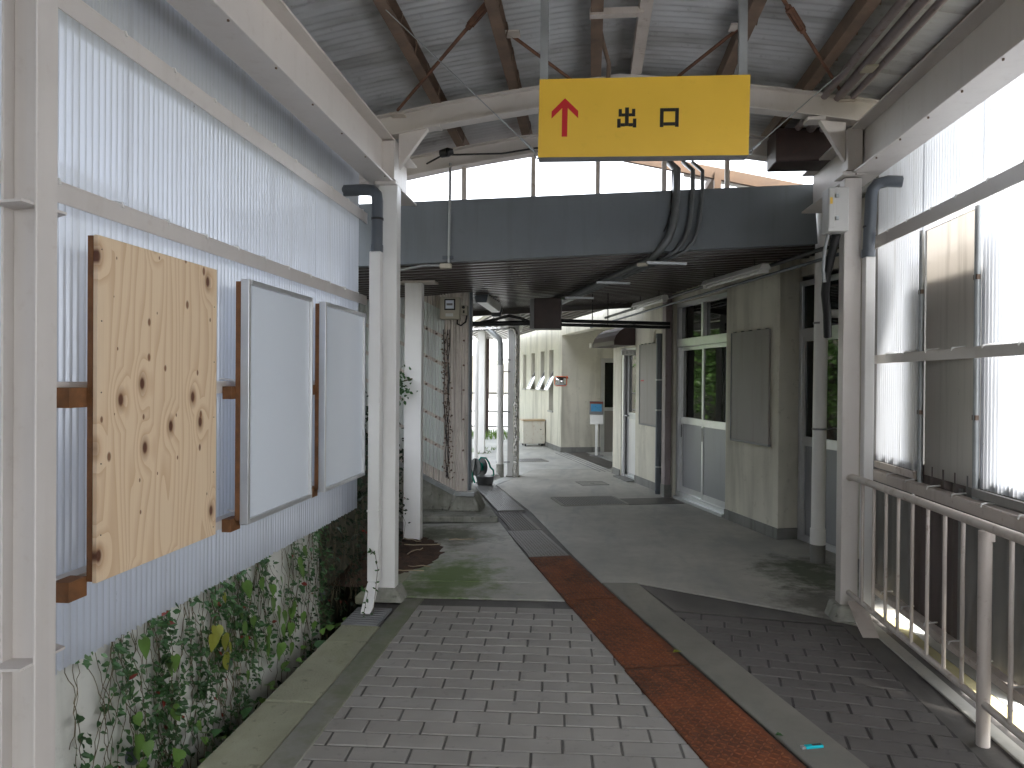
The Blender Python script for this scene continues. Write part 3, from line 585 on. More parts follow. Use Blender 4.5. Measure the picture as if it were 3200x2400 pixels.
# ------------------------------------------------------------------ footbridge girder and deck
gb = thing('footbridge', (0,6,2.4), 'blue-grey steel girder of the footbridge with a dark ribbed deck soffit behind it', 'footbridge')
gA, gB_ = Vector((-1.51,5.73,2.40)), Vector((1.81,6.31,2.63)); gd = (gB_-gA).normalized(); gA = gA - gd*1.3; gB_ = gB_ + gd*.02
up = Vector((0,0,1)); MB().bar(gA+up*.247, gB_+up*.247, .024, .49).build('girder', GIRDER, gb, .002)
MB().bar(gA+up*.008+Vector((0,.03,0)), gB_+up*.008+Vector((0,.03,0)), .09, .012).build('girder_flange', GIRDER, gb)
MB().bar(gA+up*.487+Vector((0,.075,0)), gB_+up*.487+Vector((0,.075,0)), .12, .012).build('girder_flange', GIRDER, gb)
gp = Vector((-gd.y, gd.x, 0)).normalized(); d = MB(); prof = []
t = .09; pitch = .16
while t < 4.45:
    prof += [(t,.03),(t+.075,.03),(t+.085,-.0),(t+.14,-.0),(t+.15,.03)]; t += pitch
v = [];
for (tt, h) in prof:
    for e in (gA, gB_ + gd*.4): v.append(e + gp*tt + up*(h + .004))
d.add(v, [(2*i, 2*i+2, 2*i+3, 2*i+1) for i in range(len(prof)-1)]); d.build('deck_soffit', DECK, gb)
MB().extr([gA + gp*.15 + up*.06, gB_ + gd*.4 + gp*.15 + up*.06, gB_ + gd*.4 + gp*4.5 + up*.06, gA + gp*4.5 + up*.06], (0,0,.1)).build('deck_slab', DECK, gb)
MB().bar(gA + gp*4.48 - up*.005, gB_ + gd*.3 + gp*4.48 - up*.005, .08, .12).build('edge_beam', DECK, gb)
for x in (-1.55,-1.01,-.46,.06,.60,1.12):
    q = gA + gd*((x-gA.x)/gd.x) + gp*.07; MB().box(q.x-.018,q.x+.018,q.y-.018,q.y+.018,q.z+.492,rz(x)-.0 if abs(x)<1.3 else 3.2).build('stanchion', CREAM_D, gb)
# conduits climbing over the girder and along the soffit
cd = thing('conduit', (.5,6,2.5), 'grey pipes bending down over the girder and running back under the deck', 'conduit')
def on_g(x, z, off): # point in front of the girder
    q = gA + gd*((x-gA.x)/gd.x) - gp*off; return Vector((q.x, q.y, z))
def soff(x, y, dz):   # point under the soffit
    q = Vector((x,y,0)); t_ = (Vector((x,y)) - Vector((gA.x,gA.y))).dot(Vector((gd.x,gd.y)))/Vector((gd.x,gd.y)).length_squared
    return Vector((x, y, (gA + gd*t_).z - dz))
for k, (x, r, m, o_) in enumerate(((.66,.031,PIPEG,.055),(.79,.019,PIPEG,.05),(.87,.016,PIPEG,.045))):
    pts_ = [on_g(x+.02,3.35,o_-.3)+Vector((0,.0,0)), on_g(x+.015,3.2,o_-.02), on_g(x+.01,3.05,o_), on_g(x-.005,2.85,o_), on_g(x-.02,2.74,o_+.005), on_g(x-.06,2.63,o_+.01), on_g(x-.12,2.545,o_-.02), soff(x-.17-.03*k,6.1,.05), soff(-.60+.07*k,9.75,.05)]
    MB().tube(pts_, r, 12).build('pipe', m, cd)
MB().tube([on_g(.64,3.2,.03), on_g(.635,2.9,.03), on_g(.60,2.76,.035), on_g(.57,2.7,.05)], .006, 6).build('cable', BLACK, cd)
for (x, y) in ((.56,6.02),(.17,7.1),(-.17,8.3)):
    q = soff(x,y,.10); MB().bar(q+Vector((-.12,-.02,0)), q+Vector((.2,.04,-.003)), .03, .02).build('pipe_bracket', GALV, cd)
MB().obox(soff(.415,6.12,.092)+Vector((0,-.02,0)), (1,-.3,0), (.3,1,0), (0,0,1), .04, .025, .012).build('label_plate', BEIGE, cd)
c2_ = thing('conduit', (-1.1,5.75,2.4), 'thin galvanised conduit dropping down the girder into a small junction box', 'conduit')
MB().tube([on_g(-1.12,3.22,-.02), on_g(-1.12,3.0,.02), on_g(-1.126,2.42,.022)], .011, 10).build('pipe', GALV, c2_)
q = on_g(-1.13,2.455,.016); MB().box(q.x-.045,q.x+.045,q.y-.012,q.y+.008,2.445,2.475).build('clamp', DARKPIPE, c2_)
q = on_g(-1.15,2.40,.03); MB().box(q.x-.045,q.x+.045,q.y-.02,q.y+.03,2.372,2.412).build('junction_box', BEIGE, c2_, .004)
MB().tube([q+Vector((-.045,0,-.005)), q+Vector((-.16,0,.0)), q+Vector((-.3,.02,-.02)), q+Vector((-.48,.05,-.05))], .011, 8).build('flex_pipe', GALV, c2_)
# timber gable of the next roof
nr = thing('timber_canopy', (1.2,7,3.2), 'weathered timber rafter and grey sheet of the roof beyond the girder', 'roof')
MB().bar((.30,7.0,3.60),(2.2,7.0,3.18), .05, .10).build('rafter', TIMB, nr); MB().extr([(.9,7.04,3.53),(2.3,7.04,3.22),(2.3,7.5,3.22),(.9,7.5,3.53)],(0,0,.02)).build('roof_sheet', ROOF, nr)
for x in (1.15,1.7): MB().box(x-.04,x+.04,7.04,7.48,3.64-.2207*(x-.3)-.075,3.64-.2207*(x-.3)-.0).build('purlin', TIMB, nr)
MB().box(1.12,1.18,6.96,7.02,3.12,3.42).build('post', TIMB, nr)
# ------------------------------------------------------------------ white post under the deck
wp = thing('white_post', (-1.63,6.74,0), 'square white steel post under the footbridge deck, rising from brown soil', 'post')
MB().box(-1.713,-1.552,6.70,6.80,-.03,2.385).build('shaft', WHITE, wp, .004); MB().box(-1.80,-1.43,6.68,6.86,2.386,2.405).build('cap_plate', CREAM_D, wp)
# ------------------------------------------------------------------ stair enclosure
se = thing('stair_enclosure', (-1.9,8,0), 'beige corrugated stair enclosure with slanting translucent panels and stained base', 'stair enclosure')
def csheet(y, xa, xb, zlo, zhi, m, parent, pitch=.032, amp=.008, name='sheet'):
    n = max(6, int((xb-xa)/pitch*6)); v = []
    for i in range(n+1):
        x = xa + (xb-xa)*i/n; yy = y + amp*math.cos(2*math.pi*x/pitch); v += [(x,yy,zlo(x)),(x,yy,zhi(x))]
    return MB().add(v, [(2*i,2*i+2,2*i+3,2*i+1) for i in range(n)], True).build(name, m, parent)
sl_ = -.50
lo = lambda x: max(.27, .468 + sl_*(x+1.845))
csheet(8.0, -1.60, -1.318, lambda x: lo(x), lambda x: 2.62, STAIRB, se)
csheet(8.0, -3.4, -1.60, lambda x: lo(x), lambda x: 2.62, STAIRB, se)
zt = [2.371,2.066,1.762,1.458,1.154,.85]
for k, z in enumerate(zt):
    hh = .262 if k < 5 else .24
    csheet(7.978, -3.3, -1.592, lambda x, z=z, hh=hh: z - hh + sl_*(x+1.857), lambda x, z=z: z + sl_*(x+1.857), POLYS, se, name='translucent_panel')
MB().tube([(-1.315,7.985,.28),(-1.315,7.985,2.6)], .012, 6).build('edge_trim', GALV, se); MB().box(-1.312,-1.288,7.97,8.03,.285,2.6).build('corner_trim', DARKPIPE, se)
MB().extr([(-1.29,8.031,.285),(-1.89,10.07,.285),(-1.89,10.07,2.6),(-1.29,8.031,2.6)], (-.03,-.009,0)).build('end_wall', STAIRB, se)
MB().bar((-3.3,7.96,lo(-3.3)-.022),(-1.463,7.96,.253), .05, .045).build('base_flashing', GALV, se); MB().box(-1.455,-1.25,7.935,7.99,.225,.268).build('base_flashing', GALV, se)
MB().extr([(-3.4,7.985,.056),(-1.54,7.985,.056),(-1.475,7.985,.23),(-1.845,7.985,.418),(-3.4,7.985,1.19)], (-.53,1.8,0)).build('concrete_base', STONE, se, .01)
MB().extr([(-1.525,7.95,.056),(-1.17,7.95,.056),(-1.255,7.965,.222),(-1.455,7.965,.222)], (0,.4,0)).build('concrete_base', STONE, se, .012)
bolts = [(-1.375,z) for z in (.40,.72,1.06,1.38,1.65,1.92)] + [(-1.505,z) for z in (.5,1.1,1.4)]
for k, z in enumerate(zt[1:]):
    for x in (-1.79,-1.68): bolts.append((x, z + .018 + sl_*(x+1.857)))
for x, z in bolts: MB().tube([(x,7.99,z),(x,7.966,z)], .011, 8).build('rusty_bolt', BROWN, se)
# dark creeper trace on the enclosure
cr = thing('creeper', (-1.55,7.96,.4), 'dried dark creeper clinging to the corner of the stair enclosure panel', 'creeper')
b = MB()
for s0 in range(3):
    x, z = -1.56 + .012*s0, .42; pts_ = []
    while z < 2.1: pts_.append((x,7.965,z)); z += .09; x += random.uniform(-.014,.014); x = min(max(x,-1.60),-1.53)
    b.tube(pts_, .005, 5)
b.build('stem', BLACK, cr); b = MB()
for k in range(170):
    z = random.uniform(.4,2.0); x = -1.56 + random.gauss(0,.022) + (.06*random.random() if z < 1 else -.05*random.random()*(z > 1.5)); q = Vector((x,7.962,z))
    a = random.uniform(0,6.28); e1_ = Vector((math.cos(a),-.2,math.sin(a)))*random.uniform(.008,.02); e2_ = Vector((-math.sin(a),0,math.cos(a)))*.008
    b.add([q-e1_,q-e2_,q+e1_,q+e2_], [(0,1,2,3)])
b.build('dead_leaves', BROWN, cr)['kind'] = 'stuff'
# meter and switch
em = thing('electric_meter', (-1.51,7.9,2.14), 'grey electric meter box with a glazed dial on the stair enclosure', 'meter')
MB().box(-1.619,-1.404,7.84,7.955,2.144,2.381).build('case', BEIGE, em, .008, 2); MB().box(-1.567,-1.447,7.828,7.8395,2.24,2.36).build('bezel', BLACK, em, .01, 2); MB().box(-1.552,-1.462,7.822,7.8275,2.255,2.345).build('dial', WBOARD, em)
MB().box(-1.54,-1.475,7.818,7.8215,2.29,2.312).build('counter', GREYM, em); MB().box(-1.553,-1.472,7.832,7.8395,2.172,2.205).build('label_plate', ALU, em)
sw = thing('switch_box', (-1.36,7.93,2.19), 'small yellowed switch box with a black knob beside the electric meter', 'switch')
MB().box(-1.396,-1.326,7.87,7.955,2.19,2.298).build('case', BEIGE, sw, .004); MB().tube([(-1.363,7.87,2.272),(-1.363,7.845,2.272)], .016, 12).build('knob', BLACK, sw); MB().box(-1.37,-1.352,7.862,7.8695,2.21,2.24).build('toggle', BLACK, sw)
MB().tube([(-1.44,7.93,2.144),(-1.44,7.92,2.10),(-1.40,7.92,2.08),(-1.35,7.93,2.12),(-1.335,7.93,2.2)], .009, 8).build('cable', BLACK, sw)
# ------------------------------------------------------------------ station building (frame s along the facade, q into it)
A0 = Vector((1.78,7.24,0)); U = Vector((-.28212,.95938,0)); Pv = Vector((.95938,.28212,0))
def B(s, q, z): return A0 + U*s + Pv*q + Vector((0,0,z))
def bb(mb, s0, s1, q0, q1, z0, z1): return mb.obox(B((s0+s1)/2,(q0+q1)/2,(z0+z1)/2), U, Pv, (0,0,1), (s1-s0)/2, (q1-q0)/2, (z1-z0)/2)
def bbx(name, m, parent, *a, bevel=0): return bb(MB(), *a).build(name, m, parent, bevel)
sb = thing('station_building', B(2,0,0), 'stained cream plaster station building with sliding doors and a recessed lobby', 'building')
WT = 2.95
wl = [(-2.7,-1.0,0,.2,-.03,WT),(-1.0,-.0,.22,.3,2.5,WT),(0,1.08,0,.24,-.03,WT),(1.08,2.545,0,.2,2.49,WT),(2.545,3.95,0,.2,-.03,WT),(3.95,4.6,0,.2,2.0,WT),(4.6,5.0,0,.2,-.03,WT),(5.0,8.4,0,.2,2.42,WT)]
for a in wl: bbx('wall', PLASTER, sb, *a, bevel=.004)
bbx('wall', PLASTER, sb, -1.0,-.99,.2,.5,-.03,WT); bbx('wall', PLASTER, sb, 4.99,5.19,.2005,6,-.03,WT); bbx('wall', PLASTER, sb, 8.4,8.6,.2005,.84,-.03,WT); bbx('wall', PLASTER, sb, 8.4,8.6,1.9,6,-.03,WT); bbx('wall', PLASTER, sb, 8.4,8.6,.84,1.9,1.96,WT)
bbx('wall', PLASTER, sb, 5.2,8.39,2.6,2.7,-.03,2.9); bbx('wall', PLASTER, sb, -2.7,13.3,5.8,6,-.03,WT); bbx('wall', PLASTER, sb, 13.1,13.3,.2005,5.79,-.03,WT); bbx('wall', PLASTER, sb, -2.7,-2.5,.2005,5.79,-.03,WT)
bbx('lobby_ceiling', PLASTER, sb, 5.195,8.395,.201,2.59,2.55,2.6)
rfo = bbx('roof', CONC, sb, -2.9,13.6,-.1,6.2,WT+.002,3.12)
# far wall with slit windows
wins = [(9.125,9.54,.825,2.15),(9.99,10.41,1.277,2.155),(11.03,11.46,1.275,2.15),(12.07,12.49,1.268,2.14)]
ss = 8.4
for (a, b_, z0, z1) in wins:
    bbx('wall', PLASTER, sb, ss, a, 0, .2, -.03, WT); bbx('wall', PLASTER, sb, a, b_, 0, .2, -.03, z0); bbx('wall', PLASTER, sb, a, b_, 0, .2, z1, WT); ss = b_
    wn = bbx('window', GLASS, sb, a, b_, .15, .16, z0, z1)
    f = MB(); bb(f, a, a+.03, .11, .149, z0, z1); bb(f, b_-.03, b_, .11, .149, z0, z1); bb(f, a+.031, b_-.031, .11, .149, z0, z0+.04); bb(f, a+.031, b_-.031, .11, .149, z1-.04, z1); f.build('window_frame', ALU, wn)
    bbx('sill', CONCL, wn, a-.02, b_+.02, -.03, .05, z0-.03, z0-.001)
    if a < 11.9:
        zt_ = 1.72; zb = 1.29; out = -.10
        p = [B(a+.03,.10,zt_),B(b_-.03,.10,zt_),B(b_-.03,out,zb),B(a+.03,out,zb)]; nn = (p[1]-p[0]).cross(p[3]-p[0]).normalized()
        sa = MB(); e = .035; L_ = (p[3]-p[0]).normalized(); S1 = (p[1]-p[0]).normalized()
        for (u0, u1) in ((p[0],p[1]),(p[1],p[2]),(p[2],p[3]),(p[3],p[0])): sa.bar(u0, u1, .035, .025, nn)
        so_ = sa.build('sash', ALU, wn); MB().add([p[0]+nn*.002,p[1]+nn*.002,p[2]+nn*.002,p[3]+nn*.002], [(0,1,2,3)]).build('pane', GLASS, wn)
bbx('wall', PLASTER, sb, ss, 13.3, 0, .2, -.03, WT)
# plinths
for a in ((-2.7,-1.01,-.014,-.001),(.0,1.075,-.014,-.001),(2.56,3.94,-.014,-.001),(4.62,5.0,-.014,-.001),(8.4,13.3,-.014,-.001)): bbx('plinth', PLINTH, sb, *a, -.02, .105)
bb(MB(), -.014,-.001,-.014,.2,-.02,.105).build('plinth', PLINTH, sb); bb(MB(), 8.386,8.399,.0,.84,-.02,.105).build('plinth', PLINTH, sb)
# sliding doors with transom
def frame(mb, s0, s1, z0, z1, t, q0, q1):
    bb(mb, s0, s0+t, q0, q1, z0, z1); bb(mb, s1-t, s1, q0, q1, z0, z1); bb(mb, s0+t+.0005, s1-t-.0005, q0, q1, z0, z0+t); bb(mb, s0+t+.0005, s1-t-.0005, q0, q1, z1-t, z1); return mb
df = frame(MB(), 1.085, 2.54, .035, 2.485, .05, .04, .14).build('door_frame', ALU, sb, .003)
bb(MB(), 1.136,2.489,.03,.139,1.93,2.03).build('transom_bar', ALU, df, .003); bb(MB(), 1.77,1.82,.045,.135,2.031,2.434).build('mullion', ALU, df)
bb(MB(), 1.136,2.489,-.01,.15,-.005,.034).build('threshold', ALU, df)
for (a, b_) in ((1.137,1.769),(1.821,2.488)): bbx('transom_pane', GLASS, sb, a, b_, .09, .095, 2.032, 2.433)
for (a, b_, q) in ((1.137,1.80,.05),(1.765,2.488,.085)):
    dl_ = frame(MB(), a, b_, .036, 1.928, .045, q, q+.03).build('sliding_door', ALU, sb, .002)
    bb(MB(), a+.046,b_-.046,q,q+.03,.955,1.04).build('mid_rail', ALU, dl_, .002); bb(MB(), a+.046,b_-.046,q+.002,q+.028,.0815,.155).build('kick_rail', ALU, dl_)
    bb(MB(), a+.046,b_-.046,q+.012,q+.018,1.041,1.882).build('pane', GLASS, dl_); bb(MB(), a+.046,b_-.046,q+.010,q+.020,.156,.954).build('lower_panel', ALUP, dl_)
    bb(MB(), b_-.03,b_-.014,q-.004,q-.0005,.78,.94).build('pull', BLACK, dl_)
# recess door
rd = frame(MB(), -.985, -.005, .0, 2.45, .05, .20, .25).build('door_frame', ALU, sb, .003)
bb(MB(), -.934,-.056,.2,.25,1.93,2.0).build('transom_bar', ALU, rd); bbx('transom_pane', GLASS, sb, -.934,-.056,.225,.23,2.001,2.399)
r2 = frame(MB(), -.934, -.056, .01, 1.929, .05, .205, .24).build('door', ALU, sb); bb(MB(), -.883,-.107,.205,.24,.90,.985).build('mid_rail', ALU, r2); bb(MB(), -.883,-.107,.22,.225,.986,1.878).build('pane', GLASS, r2); bb(MB(), -.883,-.107,.218,.227,.061,.899).build('lower_panel', ALUP, r2)
# office door
od = frame(MB(), 3.955, 4.595, .0, 1.995, .05, .03, .12).build('door_frame', ALU, sb, .003); bb(MB(), 4.50,4.56,.0,.03,.0,1.99).build('jamb_trim', ALU, od)
o2 = frame(MB(), 4.006, 4.49, .02, 1.94, .06, .06, .09).build('door', ALU, sb, .002); bb(MB(), 4.067,4.429,.06,.09,.915,1.01).build('mid_rail', ALU, o2); bb(MB(), 4.067,4.429,.072,.077,1.011,1.879).build('pane', GLASS, o2); bb(MB(), 4.067,4.429,.07,.08,.081,.914).build('lower_panel', WHITE, o2)
MB().tube([B(4.40,.06,.96),B(4.40,.0,.96),B(4.34,-.005,.96),B(4.29,-.005,.955)], .011, 8).build('handle', GALV, o2)
bb(MB(), 3.95,4.6,-.12,.05,-.02,.018).build('door_step', PLINTH, od)
# arched hood over the office door
hd = MB(); pr_h = [(-.001,2.02),(-.33,2.02),(-.33,2.085),(-.30,2.16),(-.24,2.23),(-.16,2.285),(-.08,2.315),(-.001,2.33)]
hd.extr([B(3.97,q,z) for q, z in pr_h][::-1], U*1.1); hd.build('door_hood', DARKBOX, sb, .003)
bb(MB(), 5.071,5.20,-.345,-.05,2.02,2.095).build('hood_beam', PLASTER, sb)
# lobby far door
ld = frame(MB(), 8.405,8.41,0,0.01,.001,0,.001)
lf = MB(); 
for (q0, q1, z0, z1) in ((.845,.93,0,1.955),(.931,1.9,1.87,1.955),(.931,1.9,.86,.93),(1.42,1.48,.0,1.869)): lf.obox(B(8.43,(q0+q1)/2,(z0+z1)/2), U, Pv, (0,0,1), .03, (q1-q0)/2, (z1-z0)/2)
lfo = lf.build('lobby_door', ALU, sb); bbx('pane', GLASS, lfo, 8.44,8.445,.931,1.9,.931,1.869); bbx('lower_panel', BOARD, lfo, 8.436,8.446,.931,1.9,.0,.859)
bbx('floor_strip', STEELD, sb, 5.6,8.36,.1,.5,-.001,.004)
for k in range(8): bbx('floor_groove', PLINTH, sb, 5.2,8.3,-.15+.085*k,-.135+.085*k,-.001,.003)
# boards on the facade
def nboard(s0, s1, lab, red=False):
    th = thing('notice_board', B((s0+s1)/2,-.02,.9), lab, 'notice board', 'blank boards on the station facade')
    bb(MB(), s0, s1, -.028, -.006, .89, 2.012).build('panel', BOARD, th, .003)
    f = MB(); bb(f, s0-.01, s1+.01, -.034, -.002, .868, .889); bb(f, s1+.0005, s1+.012, -.034, -.002, .89, 2.01); f.build('edge_strip', GREYM, th)
    for k in range(5):
        s_ = s0 + .05 + (s1-s0-.1)*k/4; bb(MB(), s_-.012, s_+.012, -.032, -.004, 2.0125, 2.022).build('tape_remnant', PLINTH, th)
    if red: bb(MB(), s1-.16, s1-.05, -.0305, -.0285, 1.49, 1.507).build('red_mark', RED, th)
nboard(.14, .90, 'blank taupe notice board between the sliding doors and the recessed door')
nboard(3.0, 3.70, 'blank taupe notice board with a red mark beside the office door', True)
# steel pilaster and slate downpipe
sc_ = thing('steel_pilaster', B(2.6,0,0), 'mauve painted steel pilaster beside the sliding doors', 'pilaster')
bb(MB(), 2.56,2.68,-.10,-.016,-.01,2.7).build('shaft', PINK, sc_, .004); bb(MB(), 2.555,2.685,-.105,-.015,-.005,.16).build('base_wrap', PLINTH, sc_)
dp = thing('slate_downpipe', B(2.8,-.08,0), 'dark slate downpipe on the facade next to the mauve pilaster', 'pipe')
MB().tube([B(2.83,-.075,-.01),B(2.83,-.075,2.08)], .045, 12).build('pipe', DARKPIPE, dp); MB().tube([B(2.83,-.075,2.06),B(2.83,-.075,2.12)], .052, 12).build('collar', DARKPIPE, dp)
for z in (.35,1.1,1.5): MB().tube([B(2.83,-.075,z),B(2.83,-.075,z+.02)], .05, 12).build('clip', GALV, dp)
MB().tube([B(2.9,-.02,2.20),B(3.1,-.02,2.2),B(3.16,-.02,2.17),B(3.17,-.02,2.02)], .016, 8).build('branch_pipe', PLASTER, dp)
# white downpipe on the right
wd_ = thing('white_downpipe', (1.895,6.38,0), 'fat white plastic downpipe standing in front of the recessed door', 'pipe')
MB().tube([(1.895,6.38,.27),(1.905,6.37,3.0)], .055, 16).build('pipe', WHITE, wd_); MB().tube([(1.895,6.38,-.01),(1.895,6.38,.15)], .06, 16).build('foot_pipe', PLINTH, wd_); MB().tube([(1.895,6.38,.15),(1.895,6.38,.28)], .062, 16).build('socket', WHITE, wd_)
for z in (1.10, 1.98): 
    MB().tube([(1.898,6.38,z),(1.898,6.38,z+.016)], .059, 16).build('clip', GREYM, wd_); MB().tube([(1.95,6.4,z+.008),(2.12,6.5,z+.008)], .008, 6).build('clip_arm', GREYM, wd_)
MB().tube([(1.94,6.4,2.07),(2.15,6.45,2.07)], .035, 12).build('branch', WHITE, wd_)
# fluorescent battens (unlit)
def lamp(s0, s1, z, q, lab):
    th = thing('fluorescent_lamp', B((s0+s1)/2,q,z), lab, 'lamp', 'unlit fluorescent battens along the facade')
    pr2 = [(-.06,0),(.06,0),(.03,.05),(-.03,.05)]
    MB().extr([B(s0,q+a,z+b_) for a, b_ in pr2], U*(s1-s0)).build('reflector', WHITE, th, .003)
    MB().tube([B(s0+.06,q,z-.016),B(s1-.06,q,z-.016)], .014, 10).build('tube', WHITE, th)
    for s_ in (s0, s1-.06): bb(MB(), s_, s_+.06, q-.03, q+.03, z-.03, z-.001).build('lamp_holder', WHITE, th)
    for s_ in (s0+.2, s1-.2): MB().tube([B(s_,q,z+.05),B(s_,q,z+.14)], .006, 6).build('hanger_rod', BLACK, th)
lamp(-.38, .84, 2.50, -.36, 'unlit white fluorescent batten above the notice board by the recessed door')
lamp(1.95, 3.0, 2.48, -.36, 'unlit white fluorescent batten above the sliding doors')
lamp(5.6, 6.7, 2.42, -.9, 'unlit white fluorescent batten under the far lobby edge')
rail_ = thing('cable_rail', B(2,-.3,2.55), 'dark cable rail hung below the deck along the facade', 'cable tray')
MB().tube([B(-1.2,-.3,2.55),B(4.5,-.3,2.46)], .018, 8).build('rail', BLACK, rail_); MB().tube([B(-1.2,-.2,2.50),B(5.5,-.24,2.38)], .014, 8).build('cable', DARKPIPE, rail_)
# office door sign: characters built from strokes on a projecting plate
os_ = thing('office_sign', B(4.05,-.08,1.87), 'small white projecting sign with four black characters by the office door', 'sign')
MB().obox(B(4.055,-.07,1.915), U, Pv, (0,0,1), .012, .119, .042).build('plate', PLATEW, os_, .002); bb(MB(), 4.04,4.07,.0495,.07,1.89,1.94).build('bracket', GALV, os_)
def glyph2(c, strokes):
    b = MB(); w_ = .044
    for (x0, x1, z0, z1) in strokes: b.obox(B(4.042, -.19 + c*.0595 + .004 + (x0+x1)/2*w_, 1.89 + (z0+z1)/2*w_), U, Pv, (0,0,1), .0009, max((x1-x0)*w_/2,.0006), max((z1-z0)*w_/2,.0006))
    b.build('character', INK, os_)
h = lambda z, a, b_: (a, b_, z-.012, z+.012); v_ = lambda x, a, b_: (x-.012, x+.012, a, b_)
glyph2(0, [v_(.08,.35,1),h(.97,.08,.45),h(.82,.08,.4),h(.66,.08,.4),h(.48,.08,.48),v_(.27,.5,.95),v_(.46,.05,.45),v_(.1,.08,.25),v_(.22,.1,.28),v_(.34,.1,.28),h(.95,.58,.96),h(.68,.58,.96),v_(.96,.68,.95),v_(.58,.2,.95),v_(.52,.02,.3),v_(.8,.3,.65),v_(.93,.02,.3)])
glyph2(1, [h(.88,.05,.95),v_(.5,.03,1),h(.76,.2,.8),h(.62,.2,.8),v_(.2,.62,.76),v_(.8,.62,.76),h(.48,.15,.85),h(.34,.03,.97),h(.2,.15,.85),v_(.85,.2,.48),h(.04,.36,.5)])
glyph2(2, [h(.94,.05,.45),v_(.4,.75,.94),h(.68,.03,.48),v_(.28,.03,.68),v_(.12,.3,.55),v_(.62,.7,1),h(.82,.55,.95),v_(.85,.62,.8),h(.62,.52,.98),h(.36,.52,.96),v_(.92,.05,.36),v_(.7,.2,.5),v_(.58,.03,.22)])
glyph2(3, [v_(.5,.9,1),h(.88,.05,.95),v_(.06,.72,.88),v_(.94,.72,.88),h(.68,.2,.8),v_(.42,.52,.66),h(.5,.2,.75),v_(.74,.45,.6),v_(.5,.04,.44),h(.3,.2,.8),h(.05,.05,.95)])
# ------------------------------------------------------------------ hanging junction box and pipes under the deck
jb = thing('junction_box', (-.5,8.65,2.09), 'dark red-brown steel box hanging under the footbridge deck', 'junction box')
MB().box(-.648,-.343,8.5,8.8,2.09,2.44).build('case', DARKBOX, jb, .004); MB().box(-.70,-.649,8.52,8.78,2.09,2.44).build('side_flange', GREYM, jb)
bp = thing('pipe_run', (0,8.8,2.15), 'black pipes running level through the hanging box toward the station wall', 'pipe')
for z, r in ((2.19,.022),(2.145,.02)): 
    MB().tube([(-.34,8.66,z),(.95,9.1,z)], r, 8).build('pipe', BLACK, bp)
MB().tube([(-2.2,8.6,2.15),(-1.3,8.62,2.15),(-.70,8.64,2.165)], .03, 8).build('pipe', BLACK, bp); MB().tube([(-1.3,8.6,2.16),(-1.12,8.6,2.2),(-.95,8.6,2.245),(-.8,8.6,2.21),(-.70,8.62,2.17)], .017, 8).build('cable', BLACK, bp)
for x in (.02,.2): MB().tube([(x,8.78,2.13),(x,8.78,2.52)], .006, 6).build('hanger_rod', BLACK, bp)
# gutters by the stair corner
gt = 'box gutters beside the stair corner'
for (x, y0, y1, z, lab) in ((-1.23,8.3,9.6,2.43,'white box gutter with a slate end cap just behind the meter'),(-1.30,10.2,13.5,2.43,'white box gutter with a slate end cap above the foil-wrapped pipe')):
    th = thing('box_gutter', (x,y0,z-.06), lab, 'gutter', gt)
    MB().extr([(x-.06,y0,z-.055),(x+.05,y0,z-.055),(x+.075,y0,z+.055),(x-.085,y0,z+.055)], (-.0,y1-y0,0)).build('trough', WHITE, th); MB().extr([(x-.065,y0-.012,z-.06),(x+.055,y0-.012,z-.06),(x+.08,y0-.012,z+.06),(x-.09,y0-.012,z+.06)], (0,.0115,0)).build('end_cap', DARKPIPE, th)
# ------------------------------------------------------------------ platform side
pc = thing('platform_canopy', B(8,-1,2.6), 'ribbed dark platform canopy soffit beyond the footbridge', 'canopy')
b = MB(); q = -1.8
while q < -.3: bb(b, 3.4, 13.6, q, q+.05, 2.585, 2.615); q += .12
b.build('soffit_ribs', DECK, pc)['kind'] = 'stuff'
bbx('deck', DECK, pc, 3.4, 13.6, -1.9, -.26, 2.616, 2.70)
bbx('edge_beam', PLASTER, pc, 3.3, 13.6, -2.0, -1.901, 2.56, 2.75)
for (x0, x1, y0, y1, z1, lab) in ((-2.265,-2.117,14.77,14.92,2.6,'square white post standing on the far platform edge'),(-1.259,-1.09,11.30,11.44,2.6,'square white post with a foil-wrapped pipe on its face')):
    th = thing('platform_post', ((x0+x1)/2,(y0+y1)/2,0), lab, 'post', 'white posts of the platform canopy'); MB().box(x0,x1,y0,y1,-.01,z1).build('shaft', WHITE, th, .004); MB().box(x0-.02,x1+.02,y0-.02,y1+.02,-.01,.015).build('base_plate', STONE, th)
fp = thing('foil_pipe', (-1.14,11.27,0), 'crumpled silver foil-wrapped pipe climbing the white post and turning left', 'pipe')
pts_ = [(-1.13+random.uniform(-.008,.008),11.27,z/10) for z in range(0,22)] + [(-1.14,11.27,2.22),(-1.17,11.27,2.275),(-1.25,11.26,2.29),(-1.84,11.2,2.25)]
rr_ = [.042+random.uniform(-.008,.01) if k < 12 else .026+random.uniform(-.003,.003) for k in range(22)] + [.026]*4
MB().tube(pts_, rr_, 12).build('pipe', FOIL, fp)
pd = thing('platform_downpipe', (-1.37,11.27,0), 'white plastic downpipe with a grey offset elbow beside the foil-wrapped pipe', 'pipe')
MB().tube([(-1.367,11.27,.2),(-1.372,11.26,1.72)], .052, 14).build('pipe', WHITE, pd); MB().tube([(-1.367,11.27,-.01),(-1.367,11.27,.2)], .06, 14).build('foot', STONE, pd); MB().tube([(-1.372,11.26,1.7),(-1.375,11.25,2.05),(-1.39,11.25,2.12),(-1.53,11.25,2.24),(-1.6,11.25,2.3)], .046, 14).build('elbow', GALV, pd)
for z in (.23,1.0,1.62,1.8): MB().tube([(-1.43,11.26,z),(-1.22,11.3,z)], .008, 6).build('clip', GREYM, pd)
